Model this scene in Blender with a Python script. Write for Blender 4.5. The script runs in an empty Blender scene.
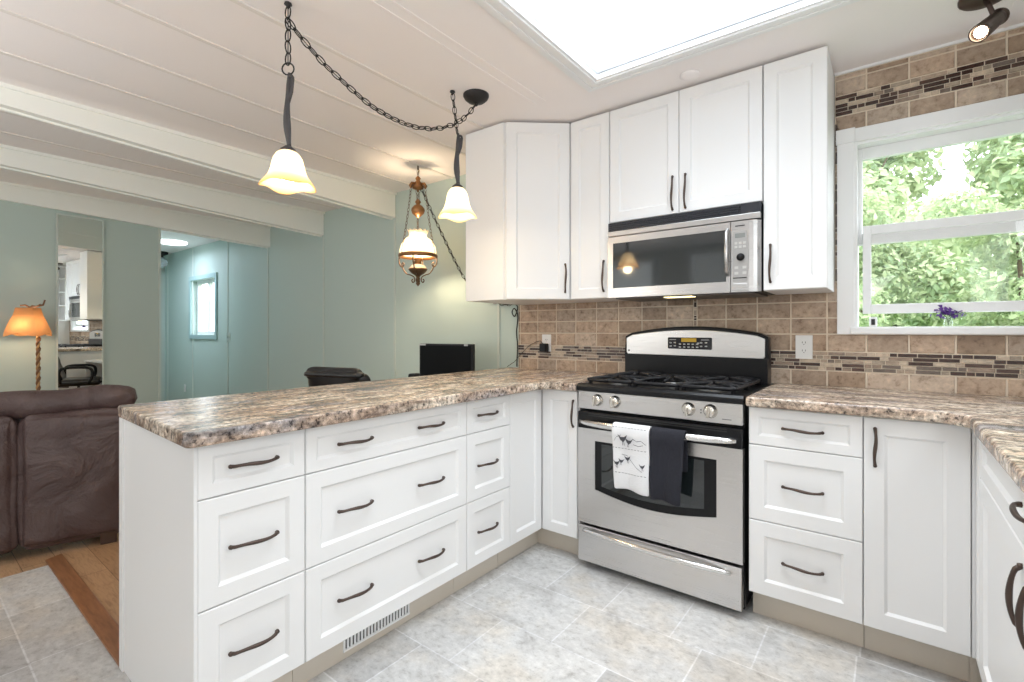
import bpy, bmesh, math, random
from mathutils import Vector, Matrix
random.seed(7)
S = bpy.context.scene
COL = S.collection
PI = math.pi

# ---------------------------------------------------------------- camera
cd = bpy.data.cameras.new('camera'); cam = bpy.data.objects.new('camera', cd); COL.objects.link(cam)
cam.location = (1.2323, -2.7499, 1.1687)
cam.rotation_euler = (PI/2, 0, math.radians(37.7858))
cd.sensor_width = 36; cd.lens = 486.209*36/1024; cd.shift_y = -10.33/1024; cd.clip_start = .02
S.camera = cam

# ---------------------------------------------------------------- world, sun, daylight, added fill lights, exposure
S.view_settings.view_transform = 'Standard'
try: S.view_settings.look = 'None'
except Exception: pass
S.cycles.diffuse_bounces = 8; S.cycles.max_bounces = 14
S.view_settings.exposure = 0.12; S.view_settings.gamma = 1; S.view_settings.use_curve_mapping = False
W = bpy.data.worlds.new('sky'); S.world = W; W.use_nodes = True
nt = W.node_tree; nt.nodes.clear()
wo = nt.nodes.new('ShaderNodeOutputWorld'); wb = nt.nodes.new('ShaderNodeBackground')
wb.inputs[0].default_value = (.86, .93, 1, 1); wb.inputs[1].default_value = 5.0
nt.links.new(wb.outputs[0], wo.inputs[0])

def sun(name, e, rot, ang, col=(1, .97, .9)):
    l = bpy.data.lights.new(name, 'SUN'); l.energy = e; l.angle = ang; l.color = col
    o = bpy.data.objects.new(name, l); o.rotation_euler = rot; COL.objects.link(o); return o
def area(name, loc, target, sx, sy, e, col=(1, 1, 1), spread=180):
    l = bpy.data.lights.new(name, 'AREA'); l.shape = 'RECTANGLE'; l.size = sx; l.size_y = sy; l.energy = e; l.color = col
    o = bpy.data.objects.new(name, l); o.location = loc
    l.spread = math.radians(spread)
    d = Vector(target)-Vector(loc); o.rotation_euler = d.to_track_quat('-Z', 'Y').to_euler(); COL.objects.link(o); return o
def point(name, loc, e, r, col):
    l = bpy.data.lights.new(name, 'POINT'); l.energy = e; l.shadow_soft_size = r; l.color = col
    o = bpy.data.objects.new(name, l); o.location = loc; COL.objects.link(o); return o
area('hall_ceiling_daylight', (-6.45, -.56, 2.32), (-6.45, -.7, 0), .4, .4, 17, (.74, .83, 1))
area('skylight_daylight', (.715, -1.2635, 2.572), (.715, -1.2635, 0), 1.185, 1.21, 38, (.92, .97, 1), 110)
area('fill_kitchen_behind', (.3, -5.1, 1.5), (.2, 0, 1.0), 2.6, 1.5, 6.6, (.90, .96, 1))  # added fill light in front of the solid wall behind the camera
area('fill_right_side', (2.07, -1.95, 1.6), (-1, -1.95, 1.2), 1.3, .85, 17, (.90, .96, 1))  # added fill from the right; that wall has no window
area('fill_right_behind', (2.06, -3.7, 1.1), (-1, -3.3, 1.0), 1.6, 1.9, 25, (.90, .96, 1))  # added fill from behind right, no door is built there
area('fill_living_left', (-4.46, -4.0, 1.4), (0, -3.0, 1.2), 1.5, 1.3, 17, (.90, .97, 1))  # added fill at the closed left wall of the living room
area('ceiling_bounce_living', (-1.3, -3.7, 1.55), (-1.5, -3.3, 2.4), .6, .6, 14, (1, .97, .95))  # added uplight to brighten the ceiling, no lamp stands here
area('ceiling_bounce_kitchen', (.9, -3.6, 1.6), (.7, -3.2, 2.4), .6, .6, 5.5, (1, .97, .95))  # second added uplight, for the kitchen ceiling
area('fill_living_behind', (-2.9, -5.1, 1.4), (-2.9, 0, 1.1), 2.6, 1.6, 17, (.89, .97, 1))  # added fill for the living side, the wall behind it is solid
area('daylight_hall_window', (-6.41, .06, 1.5), (-6.41, -2, 1.2), .7, .7, 2.5, (.72, .92, 1))

# ---------------------------------------------------------------- materials
def mat(name, col, rough=.5, metal=0, spec=.5, **k):
    m = bpy.data.materials.new(name); m.use_nodes = True
    b = m.node_tree.nodes['Principled BSDF']
    b.inputs['Base Color'].default_value = (*col, 1); b.inputs['Roughness'].default_value = rough
    b.inputs['Metallic'].default_value = metal; b.inputs['Specular IOR Level'].default_value = spec
    for n, v in k.items(): b.inputs[n.replace('_', ' ')].default_value = v
    return m
def N(m, t, **k):
    n = m.node_tree.nodes.new(t)
    for a, v in k.items():
        if a in n.inputs: n.inputs[a].default_value = v
        else: setattr(n, a, v)
    return n
def L(m, a, b): m.node_tree.links.new(a, b)
def B(m): return m.node_tree.nodes['Principled BSDF']
def mapping(m, scale=(1, 1, 1), rot=(0, 0, 0)):
    g = N(m, 'ShaderNodeNewGeometry'); p = N(m, 'ShaderNodeMapping'); p.inputs['Scale'].default_value = scale
    p.inputs['Rotation'].default_value = rot; L(m, g.outputs['Position'], p.inputs['Vector']); return p.outputs[0]
def ramp(m, fac, stops):
    r = N(m, 'ShaderNodeValToRGB'); e = r.color_ramp.elements
    while len(e) < len(stops): e.new(.5)
    for x, (p, c) in zip(e, stops): x.position = p; x.color = (*c, 1)
    L(m, fac, r.inputs[0]); return r.outputs[0]
def noise(m, vec, scale, detail=4, rough=.55, dist=0):
    n = N(m, 'ShaderNodeTexNoise', Scale=scale, Detail=detail, Roughness=rough, Distortion=dist); L(m, vec, n.inputs['Vector']); return n.outputs[0]
def mix(m, fac, a, b, blend='MIX'):
    x = N(m, 'ShaderNodeMix', data_type='RGBA', blend_type=blend)
    for s, i in ((fac, 0), (a, 6), (b, 7)):
        if hasattr(s, 'links'): L(m, s, x.inputs[i])
        else: x.inputs[i].default_value = s if i == 0 else (*s, 1)
    return x.outputs[2]
def bump(m, h, strength=.2, dist=.01):
    b = N(m, 'ShaderNodeBump', Strength=strength, Distance=dist); L(m, h, b.inputs['Height']); L(m, b.outputs[0], B(m).inputs['Normal'])
def glass(name, col=(1, 1, 1), refl=.08):
    m = bpy.data.materials.new(name); m.use_nodes = True; m.node_tree.nodes.clear()
    o = N(m, 'ShaderNodeOutputMaterial'); t = N(m, 'ShaderNodeBsdfTransparent'); g = N(m, 'ShaderNodeBsdfGlossy', Roughness=.02); x = N(m, 'ShaderNodeMixShader')
    t.inputs[0].default_value = (*col, 1); x.inputs[0].default_value = refl
    L(m, t.outputs[0], x.inputs[1]); L(m, g.outputs[0], x.inputs[2]); L(m, x.outputs[0], o.inputs[0]); return m
def emit(name, col, s):
    m = mat(name, (0, 0, 0)); b = B(m); b.inputs['Emission Color'].default_value = (*col, 1); b.inputs['Emission Strength'].default_value = s; return m

WHITE = mat('white_cabinet_paint', (.80, .795, .79), .42)
KICK = mat('toe_kick_beige', (.62, .56, .48), .5)
TRIMW = mat('white_trim', (.84, .84, .84), .4)
BRONZE = mat('dark_bronze', (.085, .058, .047), .42, .6)
IRON = mat('dark_iron', (.03, .027, .026), .55, .5)
STEM = mat('iron_grey_stem', (.075, .07, .072), .5, .4)
BLACK = mat('black_enamel', (.008, .008, .009), .28, 0, .25)
CAST = mat('cast_iron', (.010, .010, .012), .45, 0, .3)
PLASTIC = mat('black_plastic', (.010, .010, .012), .45, 0, .3)
SCREEN = mat('screen_black', (.004, .0045, .005), .5, 0, .12)
WPLASTIC = mat('white_plastic', (.8, .8, .79), .35)
DARK = mat('dark_slot', (.02, .02, .02), .6)
BRASS = mat('aged_brass', (.30, .15, .065), .38, .85)
ABRASS = mat('dark_antique_brass', (.14, .085, .05), .42, .8)
CHROME = mat('chrome', (.75, .74, .73), .16, 1)
KNOB = mat('knob_metal', (.72, .68, .62), .22, 1)
MIRROR = mat('mirror_silver', (.86, .9, .88), .0, 1)
GLASS = glass('window_glass', (1, 1, 1), .03); VASE = glass('vase_glass', (.92, .95, .95), .12)
LIT = emit('bulb_glow', (1, .82, .55), 14)
COOL = emit('lit_panel', (.9, .97, 1), 3)

STEEL = mat('brushed_steel', (.66, .645, .635), .3, 1)
v = mapping(STEEL, (4, 4, 700)); n1 = noise(STEEL, v, 1, 2)
L(STEEL, ramp(STEEL, n1, [(.3, (.27, .27, .27)), (.7, (.33, .33, .33))]), B(STEEL).inputs['Roughness']); bump(STEEL, n1, .015, .001)
STEELV = STEEL

GREEN = mat('sage_wall_paint', (.49, .585, .545), .6)
v = mapping(GREEN); bump(GREEN, noise(GREEN, v, 90), .05, .002)
CEIL = mat('ceiling_panel', (.88, .835, .82), .75)
v = mapping(CEIL); bump(CEIL, noise(CEIL, v, 160, 2), .12, .002)
BEAM = mat('beam_white_paint', (.86, .87, .82), .5)
OFFW = mat('plain_wall_white', (.74, .73, .70), .7)

TILE = mat('tumbled_travertine', (.5, .4, .3), .5)
at = N(TILE, 'ShaderNodeAttribute', attribute_name='tint'); v = mapping(TILE)
nz = noise(TILE, v, 38, 6, .7); nz2 = noise(TILE, v, 9, 3)
c = mix(TILE, 1, at.outputs['Color'], ramp(TILE, nz, [(.32, (.50, .44, .38)), (.46, (.95, .93, .92)), (.56, (1.05, 1.05, 1.05)), (.7, (1.35, 1.33, 1.3))]), 'MULTIPLY')
c = mix(TILE, .6, c, ramp(TILE, nz2, [(.3, (.8, .76, .74)), (.7, (1.15, 1.15, 1.12))]), 'MULTIPLY')
L(TILE, c, B(TILE).inputs['Base Color']); bump(TILE, nz, .35, .002)
MOSAIC = mat('mosaic_strip', (.3, .2, .15), .22)
at = N(MOSAIC, 'ShaderNodeAttribute', attribute_name='tint'); v = mapping(MOSAIC)
c = mix(MOSAIC, 1, at.outputs['Color'], ramp(MOSAIC, noise(MOSAIC, v, 60, 4), [(.3, (.75, .75, .75)), (.7, (1.2, 1.2, 1.2))]), 'MULTIPLY')
L(MOSAIC, c, B(MOSAIC).inputs['Base Color'])
GROUT = mat('cream_grout', (.70, .60, .48), .8)

def laminate(name, scl):
    m = mat(name, (.5, .42, .35), .27)
    v = mapping(m, scl)
    big = noise(m, v, 1.5, 5, .6, .6); a = noise(m, v, 7, 9, .74, .4); s = noise(m, mapping(m), 62, 6, .72)
    c = ramp(m, big, [(.34, (.25, .235, .235)), (.43, (.40, .30, .225)), (.50, (.54, .47, .385)), (.57, (.42, .305, .215)), (.66, (.33, .30, .29))])
    c = mix(m, 1, c, ramp(m, a, [(.33, (.22, .20, .20)), (.42, (.62, .58, .56)), (.50, (1.0, 1.0, 1.0)), (.57, (1.48, 1.52, 1.56)), (.66, (.50, .46, .45))]), 'MULTIPLY')
    c = mix(m, 1, c, (.93, .91, .90), 'MULTIPLY')
    c = mix(m, 1, c, ramp(m, s, [(.385, (.14, .135, .15)), (.455, (.85, .85, .85)), (.54, (1.05, 1.05, 1.05)), (.62, (1.65, 1.65, 1.65))]), 'MULTIPLY')
    L(m, c, B(m).inputs['Base Color']); return m
LAMY = laminate('stone_laminate_lengthwise', (2.6, .75, 2.2)); LAMX = laminate('stone_laminate_crosswise', (.75, 2.6, 2.2))

VINYL = mat('slate_look_vinyl', (.6, .58, .54), .34)
v = mapping(VINYL, (1, 1, 1), (0, 0, 0))
br = N(VINYL, 'ShaderNodeTexBrick', offset=.5, squash=.62, squash_frequency=3, Scale=1.0); L(VINYL, v, br.inputs['Vector'])
br.inputs['Brick Width'].default_value = .46; br.inputs['Row Height'].default_value = .305; br.inputs['Mortar Size'].default_value = .004; br.inputs['Mortar Smooth'].default_value = .6
br.inputs['Color1'].default_value = (.53, .515, .49, 1); br.inputs['Color2'].default_value = (.70, .685, .65, 1); br.inputs['Mortar'].default_value = (.78, .77, .755, 1)
a = noise(VINYL, mapping(VINYL, (1.0, 1.3, 1), (0, 0, .35)), 6.5, 10, .74, .5); b2 = noise(VINYL, mapping(VINYL), 2.6, 5, .6); c3 = noise(VINYL, mapping(VINYL, (1, 1.3, 1)), 30, 8, .75)
c = mix(VINYL, 1, br.outputs[0], ramp(VINYL, a, [(.32, (.70, .69, .68)), (.42, (.90, .895, .89)), (.50, (1.0, 1.0, .995)), (.57, (1.07, 1.07, 1.065)), (.68, (.88, .865, .85))]), 'MULTIPLY')
c = mix(VINYL, .8, c, ramp(VINYL, b2, [(.38, (.95, .955, .965)), (.5, (1, 1, 1)), (.62, (1.02, .96, .88))]), 'MULTIPLY')
c = mix(VINYL, 1, c, (.89, .90, .935), 'MULTIPLY')
c = mix(VINYL, .8, c, ramp(VINYL, c3, [(.37, (.68, .665, .65)), (.46, (.97, .97, .97)), (.53, (1.02, 1.02, 1.02)), (.61, (1.17, 1.17, 1.17))]), 'MULTIPLY')
L(VINYL, c, B(VINYL).inputs['Base Color']); bump(VINYL, a, .08, .004)

WOOD = mat('oak_plank', (.4, .25, .14), .3)
v = mapping(WOOD)
br = N(WOOD, 'ShaderNodeTexBrick', offset=.37, Scale=1.0); L(WOOD, v, br.inputs['Vector'])
br.inputs['Brick Width'].default_value = .9; br.inputs['Row Height'].default_value = .13; br.inputs['Mortar Size'].default_value = .0015
br.inputs['Color1'].default_value = (.40, .235, .125, 1); br.inputs['Color2'].default_value = (.52, .33, .19, 1); br.inputs['Mortar'].default_value = (.16, .085, .045, 1)
g = noise(WOOD, mapping(WOOD, (1.2, 9, 1)), 7, 7, .65, 1.5)
c = mix(WOOD, .85, br.outputs[0], ramp(WOOD, g, [(.3, (.62, .55, .5)), (.5, (1, 1, 1)), (.7, (1.15, 1.15, 1.12))]), 'MULTIPLY')
L(WOOD, c, B(WOOD).inputs['Base Color'])
STRIP = mat('stained_threshold', (.27, .115, .05), .35)
v = mapping(STRIP, (2, 16, 4)); L(STRIP, ramp(STRIP, noise(STRIP, v, 5, 5), [(.3, (.20, .085, .038)), (.7, (.34, .155, .07))]), B(STRIP).inputs['Base Color'])

LEATHER = mat('brown_leather', (.06, .026, .02), .42)
v = mapping(LEATHER); nl = noise(LEATHER, v, 5, 6, .6, .6); nf = noise(LEATHER, v, 220, 2)
L(LEATHER, ramp(LEATHER, nl, [(.3, (.060, .034, .032)), (.7, (.105, .070, .066))]), B(LEATHER).inputs['Base Color']); bump(LEATHER, nl, .8, .04)
BLEATHER = mat('black_leather', (.012, .012, .013), .3)
MESHF = mat('dark_grey_mesh_fabric', (.02, .022, .024), .8)

def cloth(name, col, sc, st=.4):
    m = mat(name, col, .9); v = mapping(m, sc); bump(m, noise(m, v, 1, 2), st, .003); return m
NAVY = cloth('navy_towel', (.013, .0135, .021), (170, 170, 30), .9)
WTOWEL = cloth('white_towel', (.74, .74, .75), (160, 160, 160), .5)
INK = mat('printed_ink', (.06, .06, .07), .9)
SHADEO = mat('amber_fabric_shade', (.60, .34, .15), .8)
tr = N(SHADEO, 'ShaderNodeBsdfTranslucent'); tr.inputs[0].default_value = (.72, .50, .31, 1); mx = N(SHADEO, 'ShaderNodeMixShader'); mx.inputs[0].default_value = .5
L(SHADEO, B(SHADEO).outputs[0], mx.inputs[1]); L(SHADEO, tr.outputs[0], mx.inputs[2]); L(SHADEO, mx.outputs[0], SHADEO.node_tree.nodes['Material Output'].inputs[0])
def shade_glass(name, col, tcol, e=0):
    m = mat(name, col, .25); tr = N(m, 'ShaderNodeBsdfTranslucent'); tr.inputs[0].default_value = (*tcol, 1)
    mx = N(m, 'ShaderNodeMixShader'); mx.inputs[0].default_value = .65
    L(m, B(m).outputs[0], mx.inputs[1]); L(m, tr.outputs[0], mx.inputs[2]); L(m, mx.outputs[0], m.node_tree.nodes['Material Output'].inputs[0])
    if e: B(m).inputs['Emission Color'].default_value = (*tcol, 1); B(m).inputs['Emission Strength'].default_value = e
    return m
def rim_glass(name, top, rim, z0, z1):
    m = shade_glass(name, top, top); tc = N(m, 'ShaderNodeTexCoord'); sp = N(m, 'ShaderNodeSeparateXYZ'); mr = N(m, 'ShaderNodeMapRange')
    L(m, tc.outputs['Object'], sp.inputs[0]); L(m, sp.outputs['Z'], mr.inputs[0]); mr.inputs[1].default_value = z0; mr.inputs[2].default_value = z1
    c = ramp(m, mr.outputs[0], [(0, rim), (.35, tuple((a+b)/2 for a, b in zip(top, rim))), (.7, top)])
    L(m, c, B(m).inputs['Base Color']); L(m, c, [n for n in m.node_tree.nodes if n.type == 'BSDF_TRANSLUCENT'][0].inputs[0]); return m
AMBERGL = rim_glass('amber_edged_glass', (1, .93, .80), (.92, .66, .38), 0, .075)
CREAMGL = rim_glass('cream_edged_glass', (1, .94, .82), (.95, .80, .52), 0, .06)
MILK = shade_glass('milk_glass', (.9, .87, .8), (1, .93, .8))
BAMBOO = mat('twisted_bamboo', (.20, .09, .035), .4)
PURPLE = mat('purple_petal', (.12, .045, .26), .6); STALK = mat('green_stalk', (.09, .2, .05), .6)
LEAF1 = mat('leaf_light', (.52, .57, .34), .6); LEAF2 = mat('leaf_dark', (.27, .35, .20), .6)
for m in (LEAF1, LEAF2):
    tr = N(m, 'ShaderNodeBsdfTranslucent'); tr.inputs[0].default_value = (.56, .66, .38, 1); mx = N(m, 'ShaderNodeMixShader'); mx.inputs[0].default_value = .4
    L(m, B(m).outputs[0], mx.inputs[1]); L(m, tr.outputs[0], mx.inputs[2]); L(m, mx.outputs[0], m.node_tree.nodes['Material Output'].inputs[0])
BARK = mat('bark', (.12, .08, .05), .9); LAWN = mat('lawn', (.10, .2, .05), .9); ROOFW = mat('white_fascia', (.8, .82, .84), .5)
TEAL = mat('hall_window_teal_paint', (.36, .50, .50), .5)
DISP = mat('display_black', (.01, .01, .014), .12); LCD = emit('amber_digits_panel', (1, .62, .05), .35); BTN = mat('button_print', (.5, .5, .5), .5)
BLUEGL = mat('dark_oven_glass', (.012, .016, .017), .03, 0, .9)
MWGL = mat('microwave_glass', (.02, .024, .025), .06, 0, .9)

# ---------------------------------------------------------------- mesh helpers
ORG = {}
def tag(o, label=None, cat=None, group=None, kind=None):
    if label: o['label'] = label
    if cat: o['category'] = cat
    if group: o['group'] = group
    if kind: o['kind'] = kind
    return o
def thing(name, loc, label, cat, group=None, kind=None, rot=0):
    o = bpy.data.objects.new(name, None); o.empty_display_size = .05; COL.objects.link(o); o.location = loc
    o.rotation_euler = (0, 0, rot); ORG[o.name] = Vector(loc) if not rot else Vector((0, 0, 0))
    return tag(o, label, cat, group, kind)
def obj(name, bm, m, parent=None, smooth=False, bev=0, seg=2, sub=0, solid=0):
    """one mesh object; geometry is given in world space (or local space under a rotated thing)"""
    if parent is not None:
        g = ORG[parent.name]
    else:
        zs = [v.co.z for v in bm.verts]; xs = [v.co.x for v in bm.verts]; ys = [v.co.y for v in bm.verts]
        g = Vector(((min(xs)+max(xs))/2, (min(ys)+max(ys))/2, min(zs)))
    bmesh.ops.translate(bm, verts=bm.verts, vec=-g)
    me = bpy.data.meshes.new(name); bm.to_mesh(me); bm.free()
    if isinstance(m, (list, tuple)):
        for x in m: me.materials.append(x)
    else: me.materials.append(m)
    if smooth:
        for p in me.polygons: p.use_smooth = True
    o = bpy.data.objects.new(name, me); COL.objects.link(o)
    if parent is not None:
        o.parent = parent; ORG[o.name] = g
        if parent.type == 'MESH': pass
    else:
        o.location = g; ORG[o.name] = g
    if solid: md = o.modifiers.new('solid', 'SOLIDIFY'); md.thickness = solid; md.offset = 0
    if bev:
        md = o.modifiers.new('bevel', 'BEVEL'); md.width = bev; md.segments = seg; md.limit_method = 'ANGLE'; md.angle_limit = .6
    if sub: md = o.modifiers.new('sub', 'SUBSURF'); md.levels = sub; md.render_levels = sub
    return o
def nb(): return bmesh.new()
def box(bm, x0, x1, y0, y1, z0, z1, F=None):
    vs = []
    for z in (z0, z1):
        for x, y in ((x0, y0), (x1, y0), (x1, y1), (x0, y1)):
            vs.append(bm.verts.new(F(x, y, z) if F else (x, y, z)))
    for f in ((3, 2, 1, 0), (4, 5, 6, 7), (0, 1, 5, 4), (1, 2, 6, 5), (2, 3, 7, 6), (3, 0, 4, 7)):
        bm.faces.new([vs[i] for i in f])
    return bm
def bx(*a): return box(nb(), *a)
def tube(bm, pts, r, n=8, caps=True, flat=1):
    P = [Vector(p) for p in pts]; rs = r if isinstance(r, (list, tuple)) else [r]*len(P)
    T = [(P[min(i+1, len(P)-1)]-P[max(i-1, 0)]).normalized() for i in range(len(P))]
    a = Vector((0, 0, 1)) if abs(T[0].z) < .9 else Vector((1, 0, 0))
    a = (a-T[0]*a.dot(T[0])).normalized(); rings = []
    for p, t, q in zip(P, T, rs):
        a = (a-t*a.dot(t))
        a = a.normalized() if a.length > 1e-6 else t.orthogonal().normalized()
        b = t.cross(a)
        rings.append([bm.verts.new(p+(a*math.cos(2*PI*k/n)+b*math.sin(2*PI*k/n)*flat)*q) for k in range(n)])
    for A, C in zip(rings, rings[1:]):
        for k in range(n): bm.faces.new((A[k], A[(k+1) % n], C[(k+1) % n], C[k]))
    if caps: bm.faces.new(rings[0][::-1]); bm.faces.new(rings[-1])
    return bm
def lathe(bm, prof, c=(0, 0, 0), n=24, M=None, wav=None):
    rings = []
    for i, (r, z) in enumerate(prof):
        ring = []
        for k in range(n):
            a = 2*PI*k/n; rr, dz = (wav(i, a, r) if wav else (r, 0))
            p = Vector((rr*math.cos(a), rr*math.sin(a), z+dz)); p = M @ p if M else p
            ring.append(bm.verts.new(p+Vector(c)))
        rings.append(ring)
    for A, C in zip(rings, rings[1:]):
        for k in range(n): bm.faces.new((A[k], A[(k+1) % n], C[(k+1) % n], C[k]))
    if prof[0][0] > 1e-5: bm.faces.new(rings[0][::-1])
    if prof[-1][0] > 1e-5: bm.faces.new(rings[-1])
    bmesh.ops.remove_doubles(bm, verts=bm.verts, dist=1e-6)
    return bm
def lathe_open(bm, prof, c=(0, 0, 0), n=32, wav=None):
    rings = []
    for i, (r, z) in enumerate(prof):
        ring = []
        for k in range(n):
            a = 2*PI*k/n; rr, dz = (wav(i, a, r) if wav else (r, 0))
            ring.append(bm.verts.new(Vector((rr*math.cos(a), rr*math.sin(a), z+dz))+Vector(c)))
        rings.append(ring)
    for A, C in zip(rings, rings[1:]):
        for k in range(n): bm.faces.new((A[k], A[(k+1) % n], C[(k+1) % n], C[k]))
    return bm
def prism(bm, poly, z0, z1, F=None):
    """poly in (x, y) extruded along z, counter-clockwise"""
    f = (lambda x, y, z: (x, y, z)) if F is None else F
    a = [bm.verts.new(f(x, y, z0)) for x, y in poly]; b = [bm.verts.new(f(x, y, z1)) for x, y in poly]; n = len(poly)
    bm.faces.new(a[::-1]); bm.faces.new(b)
    for k in range(n): bm.faces.new((a[k], a[(k+1) % n], b[(k+1) % n], b[k]))
    return bm
def fixn(bm): bmesh.ops.recalc_face_normals(bm, faces=bm.faces); return bm
def frame(o, u, n):
    """face frame: u along the width, z up, n out of the face"""
    o, u, n = Vector(o), Vector(u).normalized(), Vector(n).normalized()
    return lambda x, y, z: o+u*x+Vector((0, 0, 1))*z+n*y          # (x along, y outward, z up)
FS = frame((0, -.6214, 0), (1, 0, 0), (0, -1, 0))                   # stove-wall base fronts, x = world x
FP = frame((-.2179, 0, 0), (0, 1, 0), (1, 0, 0))                    # peninsula fronts, x = world y
FR = frame((1.451, 0, 0), (0, -1, 0), (-1, 0, 0))                   # right run fronts, x = -world y
FU = frame((0, -.3334, 0), (1, 0, 0), (0, -1, 0))                   # wall cabinet fronts
PD0, PD1 = Vector((-.5, -.578, 0)), Vector((-.2165, -.3334, 0)); DL = (PD1-PD0).length; DU = (PD1-PD0)/DL
FD = frame(PD0, DU, (DU.y, -DU.x, 0))                               # diagonal corner wall cabinet
def shaker(bm, F, u0, u1, v0, v1, rail=.055, t=.019, rec=.009, sl=.009):
    """raised-frame panel front; outer face at n=0, back at n=-t"""
    g = .0016; u0 += g; u1 -= g; v0 += g; v1 -= g; c = .0025
    def ring(d, n): return [bm.verts.new(F(x, n, z)) for x, z in ((u0+d, v0+d), (u1-d, v0+d), (u1-d, v1-d), (u0+d, v1-d))]
    R = [ring(0, -t), ring(0, -c), ring(c, 0), ring(rail, 0), ring(rail+.002, -.002), ring(rail+sl, -rec)]
    for a, b in zip(R, R[1:]):
        for k in range(4): bm.faces.new((a[k], a[(k+1) % 4], b[(k+1) % 4], b[k]))
    bm.faces.new(R[0][::-1]); bm.faces.new(R[-1])
    return fixn(bm)
def handle(F, u, v, parent, vert=False, ln=.13):
    """arched bronze bar pull with flattened feet"""
    bm = nb(); pts = []; rs = []
    for i in range(17):
        s = -1+2*i/16; h = .004+.016*(1-s*s)**.6 if abs(s) < 1 else .002
        w = .0008*(1-s*s)+.0022*math.sin(s*PI)
        p = (F(u+w, h, v+s*ln/2) if vert else F(u+s*ln/2, h, v-w)); pts.append(p)
        rs.append(.0044+.0014*math.exp(-(abs(s)-1)**2*40)+.0016*math.exp(-s*s*5))
    tube(bm, pts, rs, 8)
    for s in (-1, 1):
        q = lambda d: (F(u, d, v+s*ln/2) if vert else F(u+s*ln/2, d, v))
        tube(bm, [q(-.001), q(.004), q(.008)], [.0062, .0062, .005], 8)
    return obj('handle', fixn(bm), BRONZE, parent, smooth=True)

# ---------------------------------------------------------------- setting
def struct(name, bm, m, label=None, **k):
    o = obj(name, bm, m, **k); o['kind'] = 'structure'
    if label: o['label'] = label
    return o
ZC = 2.378
bm = nb()
for a in ((-2.08, 2.085, -5.2, -2.25), (-.87, 2.085, -2.25, 0)): box(bm, *a, -.02, 0)
struct('floor', bm, VINYL, 'pale slate-look vinyl tile floor of the kitchen')
bm = nb()
for a in ((-8.1, -2.08, -5.2, -2.25), (-8.1, -.87, -2.25, 0)): box(bm, *a, -.02, 0)
struct('floor_wood', bm, WOOD, 'oak plank floor of the living room')
bm = prism(nb(), [(-2.14, -2.253), (-2.08, -2.253), (-.87, -2.253), (-.87, -2.185), (-2.17, -2.185)], -.001, .011)
struct('trim_1', fixn(bm), STRIP, 'reddish wooden threshold strip between vinyl and oak floors', bev=.004)

HX0, HX1, HZ0, HZ1 = -6.83, -5.98, 1.11, 1.895                      # hall window opening
KX0, KX1, KZ0, KZ1 = 1.106, 1.92, 1.184, 2.036                      # kitchen window opening
bm = nb(); T = .13
for a in ((-8.1, HX0, 0, 2.6), (HX0, HX1, 0, HZ0), (HX0, HX1, HZ1, 2.6), (HX1, KX0, 0, 2.6), (KX0, KX1, 0, KZ0), (KX0, KX1, KZ1, 2.6), (KX1, 2.2, 0, 2.6)):
    box(bm, a[0], a[1], 0, T, a[2], a[3])
struct('wall_back', bm, GREEN, 'sage green panelled wall along the back')
struct('wall_right', bx(2.085, 2.2, -5.2, 0, 0, 2.6), OFFW)
bm = nb()                                                            # wall behind the camera
box(bm, -4.6, 2.2, -5.3, -5.2, 0, 2.6)
struct('wall_front', bm, OFFW)
def fill_light_frame(name, F, u0, u1, z0, z1):                                # white frame round an added fill light on the unbroken wall
    bm = nb(); e = .06
    for a in ((u0-e, u0, z0-e, z1+e), (u1, u1+e, z0-e, z1+e), (u0, u1, z1, z1+e), (u0, u1, z0-e, z0), ((u0+u1)/2-.02, (u0+u1)/2+.02, z0, z1)): box(bm, a[0], a[1], 0, .14 if a[0] < u0 or a[0] >= u1 or a[1]-a[0] > .1 else .1, a[2], a[3], F)
    struct(name, fixn(bm), TRIMW, 'white frame around an added fill light, wall closed behind')
fill_light_frame('fill_frame_1', frame((0, -5.2, 0), (1, 0, 0), (0, 1, 0)), -1.0, 1.6, .75, 2.25)
fill_light_frame('fill_frame_2', frame((0, -5.2, 0), (1, 0, 0), (0, 1, 0)), -4.2, -1.6, .6, 2.2)
struct('wall_left', bx(-4.6, -4.5, -5.2, -1.072, 0, ZC), GREEN, 'sage green partition wall beside the hall')
struct('wall_hall_left', bx(-8.1, -4.6, -1.17, -1.072, 0, ZC), GREEN)
struct('wall_hall_end', bx(-8.1, -7.93, -1.072, 0, 0, ZC), GREEN)
SX0, SX1, SY0, SY1 = .12, 1.31, -1.87, -.657                         # skylight opening
bm = nb()
for a in ((-8.1, SX0, -5.3, .13), (SX1, 2.2, -5.3, .13), (SX0, SX1, -5.3, SY0), (SX0, SX1, SY1, .13)): box(bm, *a, ZC, ZC+.2)
struct('ceiling', bm, CEIL, 'off-white panelled ceiling')
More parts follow.
